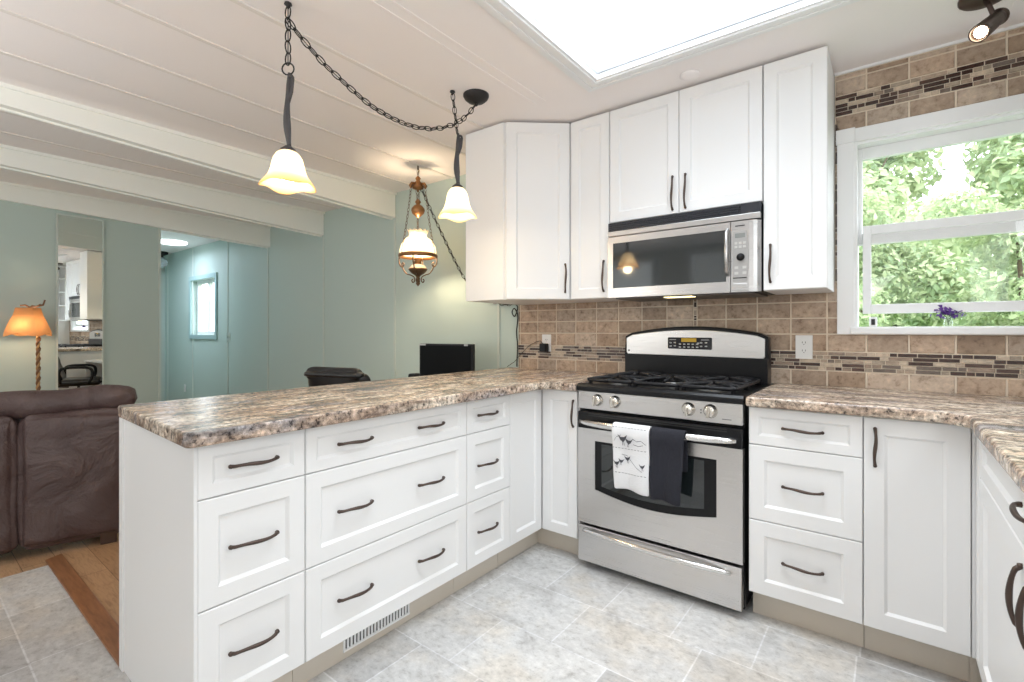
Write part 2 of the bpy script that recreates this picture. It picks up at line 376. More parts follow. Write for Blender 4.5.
# skylight: stepped trim, white liner, diffuser pane
sk = thing('window_skylight', ((SX0+SX1)/2, (SY0+SY1)/2, ZC), 'bright square skylight in the ceiling above the range', None, kind='structure')
bm = nb()
for k, (d0, d1, h) in enumerate(((.0, .022, .020), (.022, .045, .013), (.045, .062, .017), (.062, .085, .008))):
    x0, x1, y0, y1 = SX0-d1, SX1+d1, SY0-d1, SY1+d1; i0, i1, j0, j1 = SX0-d0, SX1+d0, SY0-d0, SY1+d0
    for a in ((x0, i0, y0, y1), (i1, x1, y0, y1), (i0, i1, y0, j0), (i0, i1, j1, y1)): box(bm, *a, ZC-h, ZC+.001)
obj('skylight_trim', bm, TRIMW, sk, bev=.002)
bm = nb()
for a in ((SX0-.002, SX0+.012, SY0, SY1), (SX1-.012, SX1+.002, SY0, SY1), (SX0+.012, SX1-.012, SY0-.002, SY0+.012), (SX0+.012, SX1-.012, SY1-.012, SY1+.002)): box(bm, *a, ZC-.012, ZC+.19)
obj('skylight_liner', bm, TRIMW, sk)
obj('glass_pane', bx(SX0+.012, SX1-.012, SY0+.012, SY1-.012, ZC+.012, ZC+.018), glass('tinted_skylight_pane', (.63, .64, .65), .03), sk)

k = 2
for xs, b0, b1 in ((-2.19, 2.148, 2.263), (-3.325, 2.13, 2.244), (-4.46, 2.13, 2.232)):
    sl = (b1-b0)/2.4; y1 = -5.2; w = .055; bm = nb()
    z = lambda y: min(b0-sl*y, ZC-.03)
    def run(xa, xb, top, lo, hi):
        vs = []
        for y in (0, -2.6, y1):
            zz = z(y); vs.append([bm.verts.new(p) for p in ((xa, y, zz+lo), (xb, y, zz+lo), (xb, y, ZC if top else zz+hi), (xa, y, ZC if top else zz+hi))])
        for A, C in zip(vs, vs[1:]):
            for i in range(4): bm.faces.new((A[i], A[(i+1) % 4], C[(i+1) % 4], C[i]))
        bm.faces.new(vs[0]); bm.faces.new(vs[-1][::-1])
    run(xs-w, xs, True, .012, 0); run(xs-w-.008, xs-w+.006, False, 0, .03)
    box(bm, xs-.002, xs+.014, y1, 0, ZC-.02, ZC)
    struct('trim_%d' % k, fixn(bm), BEAM, 'white ceiling beam'); k += 1
# ceiling battens and wall battens
for (xa, ya, xb, yb_) in ((-1.76, -3.6, -1.905, 0), (-1.36, -3.6, -1.497, 0), (-.975, -3.6, -1.072, 0), (-.635, -3.2, -.69, 0), (-2.6, -4, -2.66, 0), (-3.0, -4, -3.06, 0), (-3.8, -4, -3.85, 0), (1.62, -3, 1.6, 0), (-.28, -3.3, -.26, -.62), (-.22, -3.3, -.2, -.62)):
    w = .011 if k < 12 else .006; h = .006 if k < 12 else .003
    bm = prism(nb(), [(xa-w, ya), (xa+w, ya), (xb+w, yb_), (xb-w, yb_)], ZC-h, ZC+.001)
    struct('trim_%d' % k, fixn(bm), CEIL if k > 11 else mat('batten_white', (.78, .74, .70), .6)); k += 1
GREENB = mat('sage_batten_paint', (.56, .62, .57), .55)
for x in (-1.02, -2.2, -3.335, -4.515, -5.6, -6.78, -7.8):
    struct('trim_%d' % k, bx(x-.011, x+.011, -.008, .001, 0, ZC-.01), GREENB, bev=.002); k += 1
struct('trim_%d' % k, bx(1.03, 2.085, -.014, .0, ZC-.012, ZC), TRIMW); k += 1
struct('baseboard_left', bx(-4.5, -4.488, -5.2, -1.072, 0, .08), GREENB)
struct('trim_%d' % k, bx(-4.503, -4.488, -1.088, -1.068, 0, ZC-.15), GREENB); k += 1

# tiled backsplash: grout bed, tumbled tiles, mosaic strips (real relief)
bm = nb()
for a in ((-.837, 1.03, .86, 1.40), (1.03, 1.05, .86, ZC-.012), (1.05, KX1, .86, 1.16), (KX1+.05, 2.085, .86, ZC-.012), (1.05, KX1+.05, 2.07, ZC-.012)):
    box(bm, a[0], a[1], -.006, .001, a[2], a[3])
tint = bm.loops.layers.float_color.new('tint')
for f in bm.faces:
    f.material_index = 0
def tile(x0, x1, z0, z1, col, mi, g=.0029, h=.0095, ch=.0026):
    x0 += g; x1 -= g; z0 += g; z1 -= g
    if x1-x0 < .004 or z1-z0 < .004: return
    ch = min(ch, (x1-x0)/4, (z1-z0)/4)
    a = [bm.verts.new((x, -.005, z)) for x, z in ((x0, z0), (x1, z0), (x1, z1), (x0, z1))]
    b = [bm.verts.new((x, -h, z)) for x, z in ((x0+ch, z0+ch), (x1-ch, z0+ch), (x1-ch, z1-ch), (x0+ch, z1-ch))]
    fs = [bm.faces.new(b)]+[bm.faces.new((a[i], a[(i+1) % 4], b[(i+1) % 4], b[i])) for i in range(4)]
    for f in fs:
        f.material_index = mi
        for l in f.loops: l[tint] = (*col, 1)
rt = random.Random(3)
def tcol():
    q = rt.random(); w = rt.uniform(.82, 1.16)
    c = (.435, .325, .24) if q < .6 else ((.49, .39, .305) if q < .85 else (.375, .27, .19))
    return tuple(x*w for x in c)
MCOL = [(.050, .024, .017), (.055, .027, .02), (.085, .045, .033), (.30, .22, .165), (.42, .32, .24), (.56, .45, .34), (.17, .13, .105), (.36, .29, .22)]
def mosaic_row(x0, x1, z0, z1):
    x = x0
    while x < x1-.01:
        w = rt.choice((.028, .036, .05, .068, .085)); e = min(x+w, x1); e = x1 if x1-e < .012 else e
        tile(x, e, z0, z1, rt.choice(MCOL), 2, .0013, .0095, .0008); x = e
LJ = [-.837]+[.377-.1497*i for i in range(8, -1, -1)]
RJ = [.396, .547, .698, .849, 1.0, 1.151, 1.302, 1.453, 1.604, 1.755, 1.906, 2.057, 2.085]
def tiles(joints, z0, z1, xa=-9, xb=9):
    for a, b in zip(joints, joints[1:]):
        a2, b2 = max(a, xa), min(b, xb)
        if b2 > a2+.006: tile(a2, b2, z0, z1, tcol(), 1)
LOW = [(.900, .979), (1.069, 1.152), (1.152, 1.229), (1.229, 1.307), (1.307, 1.40)]
for z0, z1 in LOW:
    tiles(LJ, z0, z1)
    tiles(RJ, z0, z1, xb=2.085 if z1 < 1.153 else 1.045)
for i in range(5):
    z0 = .980+i*.0177; mosaic_row(-.837, .377, z0, z0+.0177); mosaic_row(.396, 2.085, z0, z0+.0177)
z = .905
while z < 1.38:
    w = rt.choice((.02, .03, .014)); tile(.3785, .3945, z, z+w, rt.choice(MCOL), 2, .0015, .0095, .0008); z += w
for z0, z1 in ((2.098, 2.173), (2.267, 2.341), (2.341, 2.366)): tiles(RJ, z0, z1, xa=1.032)
for i in range(5):
    z0 = 2.174+i*.0186; mosaic_row(1.032, 2.085, z0, z0+.0186)
z = 1.40
while z < 2.09:                                                      # narrow upright beside the tall cabinet
    w = rt.choice((.02, .03, .06)); tile(1.031, 1.046, z, z+w, rt.choice(MCOL), 2, .0015, .0095, .0008); z += w
tiles([KX1+.06, 2.085], 1.16, 1.6)
struct('wall_backsplash', bm, [GROUT, TILE, MOSAIC], 'brown tumbled tile backsplash with mosaic bands')

# kitchen window
w1 = thing('window_1', ((KX0+KX1)/2, .03, KZ0), 'white framed kitchen window over the right counter', None, kind='structure')
bm = nb()
box(bm, 1.040, KX0, -.022, 0, 1.151, KZ1+.002); box(bm, KX1, KX1+.066, -.022, 0, 1.151, KZ1+.002); box(bm, KX0+.002, KX1-.002, -.022, 0, KZ1, 2.098)
for x in (1.036, KX1-.004): box(bm, x, x+.074, -.029, 0, KZ1, 2.102)
obj('casing', bm, TRIMW, w1, bev=.003)
bm = nb()
for a in ((KX0-.003, KX0+.012, KZ0-.002, KZ1+.003), (KX1-.012, KX1+.003, KZ0-.002, KZ1+.003), (KX0+.012, KX1-.012, KZ1-.012, KZ1+.003), (KX0+.012, KX1-.012, KZ0-.002, KZ0+.003)): box(bm, a[0], a[1], -.006, .13, a[2], a[3])
obj('window_frame', bm, TRIMW, w1)
obj('sill', bx(1.090, KX1+.02, -.034, .02, 1.151, KZ0+.001), TRIMW, w1, bev=.006)
def sash(name, y0, y1, x0, x1, z0, z1, st, top, bot):
    bm = nb()
    box(bm, x0, x0+st, y0, y1, z0, z1); box(bm, x1-st, x1, y0, y1, z0, z1); box(bm, x0+st, x1-st, y0, y1, z1-top, z1); box(bm, x0+st, x1-st, y0, y1, z0, z0+bot)
    o = obj(name, bm, TRIMW, w1, bev=.003)
    obj('glass_pane', bx(x0+st-.002, x1-st+.002, (y0+y1)/2-.002, (y0+y1)/2+.002, z0+bot-.002, z1-top+.002), GLASS, o)
    return o
sash('upper_sash', .062, .092, KX0+.012, KX1-.012, 1.57, KZ1-.012, .016, .054, .055)
sash('lower_sash', .028, .058, KX0+.030, KX1-.030, 1.247, 1.652, .032, .040, .042)
obj('latch', bx(1.160, 1.19, .02, .05, KZ0+.003, 1.232), WPLASTIC, w1, bev=.004)
obj('latch_slot', bx(1.168, 1.182, .017, .021, 1.195, 1.222), DARK, w1)
# hall window
w2 = thing('window_2', ((HX0+HX1)/2, .03, HZ0), 'small teal framed hall window', None, kind='structure')
bm = nb(); e = .06
for a in ((HX0-e, HX0, HZ0-e, HZ1+e), (HX1, HX1+e, HZ0-e, HZ1+e), (HX0, HX1, HZ1, HZ1+e), (HX0, HX1, HZ0-e, HZ0)): box(bm, a[0], a[1], -.02, 0, a[2], a[3])
obj('casing', bm, TEAL, w2, bev=.003)
bm = nb()
for a in ((HX0, HX0+.05, HZ0, HZ1), (HX1-.05, HX1, HZ0, HZ1), (HX0+.05, HX1-.05, HZ1-.05, HZ1), (HX0+.05, HX1-.05, HZ0, HZ0+.05), ((HX0+HX1)/2-.03, (HX0+HX1)/2+.03, HZ0+.05, HZ1-.05)): box(bm, a[0], a[1], .07, .12, a[2], a[3])
obj('sash_frame', bm, TRIMW, w2)
obj('glass_pane', bx(HX0, HX1, .095, .099, HZ0, HZ1), GLASS, w2)

# ---------------------------------------------------------------- base cabinets
Z1, Z2, Z3, Z4 = .865, .7147, .415, .1215
ROWS = ((Z2, Z1), (Z3, Z2), (Z4, Z3))
GB = 'white shaker base cabinets'
def cabinet(name, loc, label, F, u0, u1, depth, fronts, kick=.08, body=None, z1=.868):
    t = thing(name, loc, label, 'cabinet', GB)
    bm = nb(); box(bm, u0+.001, u1-.001, -depth, -.0195, Z4-.004, z1, F); obj('cabinet_body', fixn(bm), WHITE, t)
    if kick: obj('toe_kick', fixn(box(nb(), u0+.001, u1-.001, -depth, -kick, .001, Z4-.004, F)), KICK, t)
    for f in fronts:
        nm, a, b, c, d, rail, hs = f
        fo = obj(nm, shaker(nb(), F, a, b, c, d, rail), WHITE, t)
        for (hu, hv, vert) in hs: handle(F, hu, hv, fo, vert)
    return t
def drawers(u0, u1, hs, rail=.05):
    return [('drawer', u0, u1, a, b, rail if b-a > .2 else .036, [(h, (a+b)/2+(.0 if b-a < .2 else .0), False) for h in hs]) for a, b in ROWS]
t = cabinet('drawer_cabinet', (-.5, -2.09, 0), 'narrow three-drawer cabinet at the free end of the peninsula', FP, -2.2429, -1.9392, .648, drawers(-2.2429, -1.9392, [-2.095]))
bm = nb(); box(bm, -.838, -.258, -2.2475, -2.2432, .001, .868); box(bm, -.874, -.838, -2.253, -2.2432, .001, .868); box(bm, -.258, -.2180, -2.2505, -2.2420, .001, .868)
obj('end_panel', bm, WHITE, t)
t = cabinet('drawer_cabinet', (-.5, -1.57, 0), 'wide peninsula drawer cabinet with two handles on each drawer', FP, -1.9392, -1.1991, .648, drawers(-1.9392, -1.1991, [-1.757, -1.407]))
t = cabinet('drawer_cabinet', (-.5, -1.05, 0), 'narrow three-drawer peninsula cabinet next to the inside corner', FP, -1.1991, -.8932, .648, drawers(-1.1991, -.8932, [-1.06]))
t = thing('corner_cabinet', (-.4, -.5, 0), 'corner base cabinet with two tall doors left of the range', 'cabinet', GB)
bm = prism(nb(), [(-.866, -.891), (-.2375, -.891), (-.2375, -.602), (.001, -.602), (.001, -.012), (-.866, -.012)], Z4-.004, .868); obj('cabinet_body', fixn(bm), WHITE, t)
bm = prism(nb(), [(-.866, -.891), (-.298, -.891), (-.298, -.541), (.001, -.541), (.001, -.012), (-.866, -.012)], .001, Z4-.004); obj('toe_kick', fixn(bm), KICK, t)
obj('door', shaker(nb(), FP, -.8932, -.6230, Z4, Z1, .05), WHITE, t)
d = obj('door', shaker(nb(), FS, -.2165, -.003, Z4, Z1, .05), WHITE, t); handle(FS, -.026, .75, d, True)
t = cabinet('drawer_cabinet', (.97, -.3, 0), 'three-drawer base cabinet just right of the range', FS, .7854, 1.1598, .60, drawers(.7854, 1.1598, [.973], .055))
t = cabinet('door_cabinet', (1.31, -.3, 0), 'single-door base cabinet under the window in the right corner', FS, 1.1598, 1.4446, .60, [('door', 1.1598, 1.4416, Z4, Z1, .058, [(1.194, .76, True)])])
t = cabinet('sink_cabinet', (1.76, -1.3, 0), 'double-door base cabinet with curved handles on the right run', FR, .625, 2.0, .60,
            [('filler_strip', .625, .71, Z4, Z1, .024, []), ('drawer', .71, 2.0, .722, Z1, .045, [(1.36, .805, False)]), ('door', .71, 1.355, Z4, .722, .058, [(1.305, .615, True)]), ('door', 1.355, 2.0, Z4, .722, .058, [(1.405, .615, True)])])
t = cabinet('door_cabinet', (1.76, -2.25, 0), 'far end base cabinet of the right run', FR, 2.0, 2.5, .60, [('door', 2.0, 2.5, Z4, Z1, .058, [(2.04, .76, True)])])

t = [o for o in bpy.data.objects if o.name == 'door_cabinet'][0]; obj('corner_filler', fixn(box(nb(), 1.4425, 1.4705, -.60, -.0045, Z4, Z1, FS)), WHITE, t); obj('toe_kick', fixn(box(nb(), 1.4425, 1.60, -.60, -.08, .001, Z4, FS)), KICK, t)

# floor register in the peninsula kick
t = thing('floor_register', (-.29, -1.6, .02), 'white slotted heat register in the peninsula toe kick', 'vent')
FK = frame((-.298, 0, 0), (0, 1, 0), (1, 0, 0))
bm = nb(); box(bm, -1.755, -1.455, 0, .006, .028, .036, FK); box(bm, -1.755, -1.455, 0, .006, .094, .102, FK)
for i in range(21):
    u = -1.755+i*.0146; box(bm, u, u+.0075, 0, .005, .036, .094, FK)
obj('grille', fixn(bm), TRIMW, t); obj('duct_back', fixn(box(nb(), -1.75, -1.46, -.0005, .001, .034, .096, FK)), DARK, t)

# countertops
def arc(cx, cy, r, a0, a1, n=8): return [(cx+r*math.cos(math.radians(a0+(a1-a0)*i/n)), cy+r*math.sin(math.radians(a0+(a1-a0)*i/n))) for i in range(n+1)]
def counter(poly, m, label, loc):
    bm = fixn(prism(nb(), poly, .869, .9085))
    o = obj('countertop', bm, m, bev=.010, seg=3); tag(o, label, 'countertop', 'stone-look countertops')
    return o
poly = [(-.902, -.011), (-.893, -2.246), (-.886, -2.254)]+arc(-.185, -2.264, .020, 268, 360, 5)+[(-.165, -.72)]+[(-.125, -.668), (.006, -.662), (.006, -.011)]
counter(poly, LAMY, 'brown stone-look countertop covering the peninsula', None)
poly = [(.782, -.011), (.782, -.662), (1.37, -.662), (1.424, -.716), (1.424, -2.5), (2.083, -2.5), (2.083, -.011)]
counter(poly, LAMX, 'brown stone-look countertop right of the range under the window', None)

# ---------------------------------------------------------------- wall cabinets
GU = 'white shaker wall cabinets'
UB, UT = 1.348, 2.364
t = thing('corner_wall_cabinet', (-.5, -.3, UB), 'diagonal corner wall cabinet with bare pink-lit end panel, nearest the lamps', 'cabinet', GU)
pin = PD0-Vector((DU.y, -DU.x, 0))*.0195; pin2 = PD1-Vector((DU.y, -DU.x, 0))*.0195
bm = prism(nb(), [(-.81, -.012), (-.81, -.576), (pin.x-.004, -.576), (pin.x, pin.y), (pin2.x, pin2.y), (-.2185, -.315), (-.2185, -.012)], UB, UT); obj('cabinet_body', fixn(bm), WHITE, t)
d = obj('door', shaker(nb(), FD, 0.003, DL-.003, UB, UT, .058), WHITE, t); handle(FD, DL-.03, 1.47, d, True, .16)
def wallcab(name, label, x0, x1, zb, doors):
    t = thing(name, ((x0+x1)/2, -.17, zb), label, 'cabinet', GU)
    obj('cabinet_body', fixn(box(nb(), x0+.001, x1-.001, -.3214, -.0195, zb, UT, FU)), WHITE, t)
    for a, b, hu, hv in doors:
        d = obj('door', shaker(nb(), FU, a, b, zb, UT, .052), WHITE, t); handle(FU, hu, hv, d, True, .165)
wallcab('wall_cabinet', 'narrow single-door wall cabinet left of the microwave', -.2155, .029, UB, [(-.2155, .029, -.004, 1.468)])
wallcab('wall_cabinet', 'short two-door wall cabinet above the microwave', .031, .7835, 1.752, [(.031, .4073, .376, 1.857), (.4073, .7835, .440, 1.857)])
wallcab('wall_cabinet', 'tall single-door wall cabinet right of the microwave', .7855, 1.0302, UB, [(.7855, 1.0302, .815, 1.468)])

# ---------------------------------------------------------------- microwave
MWST = STEEL.copy(); MWST.name = 'microwave_steel'; B(MWST).inputs['Base Color'].default_value = (.50, .49, .485, 1)
t = thing('microwave', (.41, -.19, 1.346), 'stainless over-the-range microwave with black vent strip', 'microwave')
X0, X1, YF = .035, .780, -.365; MZ0, MZ1 = 1.345, 1.745
obj('casing', bx(X0+.001, X1-.001, -.33, -.013, MZ0+.004, MZ1), PLASTIC, t)
FM = frame((0, YF, 0), (1, 0, 0), (0, -1, 0))
bm = nb(); box(bm, X0, X1, -.03, -.008, 1.700, MZ1, FM)
for i in range(4): box(bm, X0+.01, X1-.085, -.012, 0, 1.703+i*.0105, 1.709+i*.0105, FM)
box(bm, X1-.08, X1, -.012, 0, 1.700, MZ1, FM)
obj('vent_grille', fixn(bm), mat('blue_black_plastic', (.02, .022, .03), .3), t)
obj('top_strip', fixn(box(nb(), X0, X1, -.03, 0, 1.672, 1.699, FM)), MWST, t, bev=.002)
bm = nb()
for a in ((X0, .066, MZ0, 1.668), (.6365, .655, MZ0, 1.668), (.066, .6365, MZ0, 1.395), (.066, .6365, 1.634, 1.668)): box(bm, a[0], a[1], -.03, 0, a[2], a[3], FM)
d = obj('door', fixn(bm), MWST, t)
obj('door_glass', fixn(box(nb(), .0655, .637, -.03, -.003, 1.3945, 1.6345, FM)), MWGL, d)
obj('handle', fixn(tube(nb(), [FM(.643, .002, 1.425), FM(.643, .02, 1.44), FM(.643, .026, 1.53), FM(.643, .02, 1.62), FM(.643, .002, 1.635)], .009, 8)), MWST, d, smooth=True)
bm = nb(); prof = [(.658, 0), (.735, 0), (.752, -.003), (.766, -.012), (.779, -.032), (.658, -.032)]
prism(bm, [(x, y) for x, y in prof], MZ0, 1.668, FM); c = obj('control_panel', fixn(bm), MWST, t)
PANEL = mat('grey_keypad', (.36, .35, .34), .4, .3)
bm = prism(nb(), [(.667, 1.392), (.725, 1.392), (.732, 1.45), (.732, 1.56), (.725, 1.622), (.667, 1.622)], .0, .003, lambda x, z, y: FM(x, y, z)); obj('keypad', fixn(bm), PANEL, c)
bm = nb(); box(bm, .676, .718, .003, .004, 1.592, 1.612, FM); obj('display', fixn(bm), mat('dim_display', (.22, .23, .22), .2), c)
Mx = Matrix.Rotation(PI/2, 4, 'X')
bm = lathe(nb(), [(.017, 0), (.017, .006), (.0125, .007), (.0115, .02), (0, .021)], FM(.7, .002, 1.503), 20, Mx); obj('dial', fixn(bm), PLASTIC, c, smooth=True)
bm = nb()
KB = mat('keypad_button', (.5, .49, .47), .4)
for i in range(3):
    for j in range(2): obj('button', fixn(box(nb(), .674+i*.018, .686+i*.018, .003, .0045, 1.545+j*.017, 1.556+j*.017, FM)), KB, c)
for i in range(2):
    for j in range(2): obj('button', fixn(box(nb(), .674+i*.034, .690+i*.034, .003, .0045, 1.425+j*.025, 1.437+j*.025, FM)), KB, c)
obj('trim_slot', fixn(box(nb(), .667, .725, .003, .0045, 1.407, 1.411, FM)), PLASTIC, c)
obj('badge', fixn(box(nb(), .676, .716, 0, .001, 1.644, 1.649, FM)), DARK, c)
obj('release_button', fixn(box(nb(), .667, .727, 0, .003, 1.352, 1.384, FM)), MWST, c, bev=.002)
bm = nb(); box(bm, X0+.03, X1-.03, -.33, -.03, MZ0-.006, MZ0+.004)
o = obj('hood_base', bm, mat('dark_hood_steel', (.10, .09, .085), .4, .6), t)
obj('hood_lamp', bx(.33, .47, -.33, -.27, MZ0-.009, MZ0-.005), emit('hood_lamp_glow', (1, .85, .45), 2.5), t)

# ---------------------------------------------------------------- gas range
t = thing('gas_range', (.39, -.33, 0), 'stainless gas range with black cooktop between the cabinets', 'stove')
X0, X1, YF = .012, .768, -.640
FG = frame((0, YF, 0), (1, 0, 0), (0, -1, 0))
obj('range_body', bx(X0, X1, -.60, -.03, .03, .868), BLACK, t)
for x in (X0+.05, X1-.05):
    for y in (-.55, -.1): obj('foot', lathe(nb(), [(.02, .0005), (.02, .03)], (x, y, 0), 10), PLASTIC, t)
obj('kick_panel', bx(X0+.02, X1-.02, -.58, -.56, .005, .04), PLASTIC, t)  # black plastic panel set back below the drawer
# storage drawer
bm = nb(); box(bm, X0, X1-.004, -.06, 0, .036, .212, FG); dr = obj('storage_drawer', fixn(bm), STEEL, t, bev=.004)
def bow(x0, x1, z0, z1, out, r, zb=0):
    P = []; R = []
    for i in range(25):
        s = i/24; q = 2*s-1; P.append(FG(x0+(x1-x0)*s, .008+out*(1-abs(q)**2.5), z0+(z1-z0)*s-zb*(1-q*q))); R.append(r*(.62+.38*(1-q**4)))
    return fixn(tube(nb(), P, R, 12))
obj('handle', bow(.045, .725, .192, .183, .03, .0125, -.004), CHROME, dr, smooth=True)
# oven door: steel skin with a curved-bottom window, dark top band
Zb, Zt = .226, .690
bm = nb(); G0, G1, gt = .105, .668, .634
xs = [G0+(G1-G0)*i/16 for i in range(17)]; zl = [.398-.036*math.sin(PI*i/16)-.004*(i/16) for i in range(17)]
V = lambda x, z, y=0: bm.verts.new(FG(x, y, z))
top = [V(x, gt-(.0)*0) for x in xs]; low = [V(x, z) for x, z in zip(xs, zl)]
ct = [V(x, Zt) for x in [X0]+xs+[X1]]; cb = [V(x, Zb) for x in [X0]+xs+[X1]]
for i in range(16):
    bm.faces.new((top[i], top[i+1], ct[i+2], ct[i+1])); bm.faces.new((cb[i+1], cb[i+2], low[i+1], low[i]))
bm.faces.new((cb[0], cb[1], low[0], top[0], ct[1], ct[0])); bm.faces.new((cb[17], cb[18], ct[18], ct[17], top[16], low[16]))
r = bmesh.ops.extrude_face_region(bm, geom=list(bm.faces)); bmesh.ops.translate(bm, verts=[g for g in r['geom'] if isinstance(g, bmesh.types.BMVert)], vec=(0, .04, 0))
door = obj('oven_door', fixn(bm), STEEL, t)
bm = prism(nb(), [(G0-.004, gt+.004)]+[(x, z-.004) for x, z in zip(xs, zl)]+[(G1+.004, gt+.004)], -.03, -.003, lambda x, z, y: FG(x, y, z)); win = obj('oven_window', fixn(bm), BLACK, door)
bm = nb(); A = []
m_ = [(G0+.035, gt-.012)]+[(G0+.035+(G1-G0-.085)*i/12, .425-.03*math.sin(PI*(.07+.86*i/12))) for i in range(13)]+[(G1-.05, gt-.012)]
bm = prism(nb(), m_, -.004, -.0015, lambda x, z, y: FG(x, y, z)); obj('inner_glass', fixn(bm), BLUEGL, win)
bm = nb(); box(bm, X0, X1, -.05, .002, Zt, .772, FG); obj('door_top_band', fixn(bm), BLACK, door, bev=.004)
obj('handle', bow(.028, .745, .722, .722, .042, .0165), CHROME, door, smooth=True)
bm = nb()
for i in range(2): box(bm, X0+.06+i*.0, X1-.06, .001, .004, .753+i*.009, .757+i*.009, FG)
obj('vent_slots', fixn(bm), DARK, door)
# control panel, knobs
bm = nb(); prism(bm, [(-.06, .786), (.0, .786), (-.004, .873), (-.06, .873)], X0, X1, lambda y, z, x: FG(x, y, z)); cp = obj('control_panel', fixn(bm), STEEL, t, bev=.003)
for i, x in enumerate((.119, .211, .553, .644)):
    bm = lathe(nb(), [(.029, 0), (.029, .003), (.0245, .005), (.0225, .02), (.019, .024), (0, .0245)], FG(x, -.003, .833), 24, Mx); kb = obj('knob', fixn(bm), KNOB, t, smooth=True)
    kx = FG(x, .02, .833); bm = bx(-.0055, .0055, -.022, .004, -.024, .024)
    bmesh.ops.rotate(bm, verts=bm.verts, cent=(0, 0, 0), matrix=Matrix.Rotation(math.radians((8, 0, -4, 10)[i]), 3, 'Y')); bmesh.ops.translate(bm, verts=bm.verts, vec=kx)
    obj('grip', bm, KNOB, kb, bev=.002)
GP = mat('grey_print', (.2, .2, .2), .5)
for x, w, za, zb_ in ((.602, .006, .82, .825), (.602, .006, .832, .837), (.69, .036, .803, .8065)): obj('panel_print', fixn(box(nb(), x, x+w, -.0015, .0006, za, zb_, FG)), GP, cp)
# cooktop with rolled front edge
bm = nb(); prism(bm, [(-.635, .874), (.012, .874), (.012, .895), (.002, .906), (-.012, .910), (-.04, .903), (-.58, .903), (-.635, .903)], X0-.004, X1+.006, lambda y, z, x: FG(x, y+.0, z)); ck = obj('cooktop', fixn(bm), BLACK, t, bev=.002)
# burners and grates
for (bx_, by_, r) in ((.17, -.50, .045), (.17, -.24, .038), (.39, -.37, .05), (.61, -.50, .048), (.61, -.24, .034)):
    bm = lathe(nb(), [(r+.012, .904), (r+.012, .908), (r, .910), (r-.004, .918), (0, .918)], (bx_, by_, 0), 20); bu = obj('burner', fixn(bm), mat('burner_alloy', (.32, .31, .30), .45, .8), t)
    bm = lathe(nb(), [(r-.006, .918), (r-.006, .924), (r-.012, .928), (0, .928)], (bx_, by_, 0), 20); obj('burner_cap', fixn(bm), CAST, bu)
for x0, x1 in ((.045, .275), (.28, .50), (.505, .735)):
    bm = nb(); y0, y1 = -.605, -.125; zg = .932; r = .0092; cx = (x0+x1)/2
    P = arc(x0+.03, y0+.03, .03, 180, 270, 4)+arc(x1-.03, y0+.03, .03, 270, 360, 4)+arc(x1-.03, y1-.03, .03, 0, 90, 4)+arc(x0+.03, y1-.03, .03, 90, 180, 4)
    P = [(x, y, zg-.006) for x, y in P]; P.append(P[0]); tube(bm, P, r, 6)
    tube(bm, [(x0, -.37, zg-.004), (x1, -.37, zg-.004)], r, 6)
    for yc in ((-.50, -.24) if abs(cx-.39) > .1 else (-.37,)):
        for a in range(4):
            an = PI/4+a*PI/2 if abs(cx-.39) > .1 else a*PI/2+PI/4
            ex = x0 if math.cos(an) < 0 else x1; ey = yc+(-.105 if math.sin(an) < 0 else .105)
            tube(bm, [(cx+.02*math.cos(an), yc+.02*math.sin(an), zg+.006), (cx+.06*math.cos(an), yc+.06*math.sin(an), zg+.006), ((cx+ex)/2+.03*math.cos(an), (yc+ey)/2+.02*math.sin(an), zg+.003), (ex, ey, zg-.006)], r*.9, 6)
        for ex in (x0, x1): tube(bm, [(ex, yc, zg-.006), (cx+(ex-cx)*.35, yc, zg+.006)], r*.85, 6)
        for sy in (-1, 1): tube(bm, [(cx, yc+sy*.115, zg-.004), (cx, yc+sy*.035, zg+.006)], r*.85, 6)
    for x in (x0+.012, x1-.012):
        for y in (y0+.012, -.37, y1-.012): tube(bm, [(x, y, .902), (x, y, zg-.004)], [.011, .007], 6)
    obj('grate', fixn(bm), CAST, t, smooth=True)
# backguard
FBG = frame((0, -.085, 0), (1, 0, 0), (0, -1, 0))
obj('backguard_base', bx(.016, .764, -.105, -.02, .874, 1.03), BLACK, t)
pts = [(.008+.753*i/20, 1.135+.045*math.sin(PI*i/20)**.85 if 0 < i < 20 else 1.125) for i in range(21)]
bm = prism(nb(), [(.006, 1.022), (.766, 1.022)]+[(x+.002, z+.012) for x, z in reversed(pts)], -.06, .004, lambda x, z, y: FBG(x, y, z)); obj('backguard_shell', fixn(bm), BLACK, t, bev=.006)
pts2 = [(.02+.730*i/20, 1.137+.036*math.sin(PI*i/20)**.85 if 0 < i < 20 else 1.127) for i in range(21)]
bm = prism(nb(), [(.02, 1.045), (.028, 1.034), (.742, 1.028), (.750, 1.038)]+[(x, z) for x, z in reversed(pts2)], -.01, .010, lambda x, z, y: FBG(x, y, z)); bp = obj('backguard_panel', fixn(bm), STEEL, t, bev=.003)
bm = prism(nb(), arc(.272, 1.076, .006, 180, 270, 3)+arc(.494, 1.074, .006, 270, 360, 3)+arc(.494, 1.126, .006, 0, 90, 3)+arc(.272, 1.126, .006, 90, 180, 3), .008, .0125, lambda x, z, y: FBG(x, y, z)); ds = obj('clock_display', fixn(bm), DISP, bp)
obj('clock_screen', fixn(box(nb(), .34, .42, .0125, .0132, 1.108, 1.128, FBG)), LCD, ds)
bm = nb()
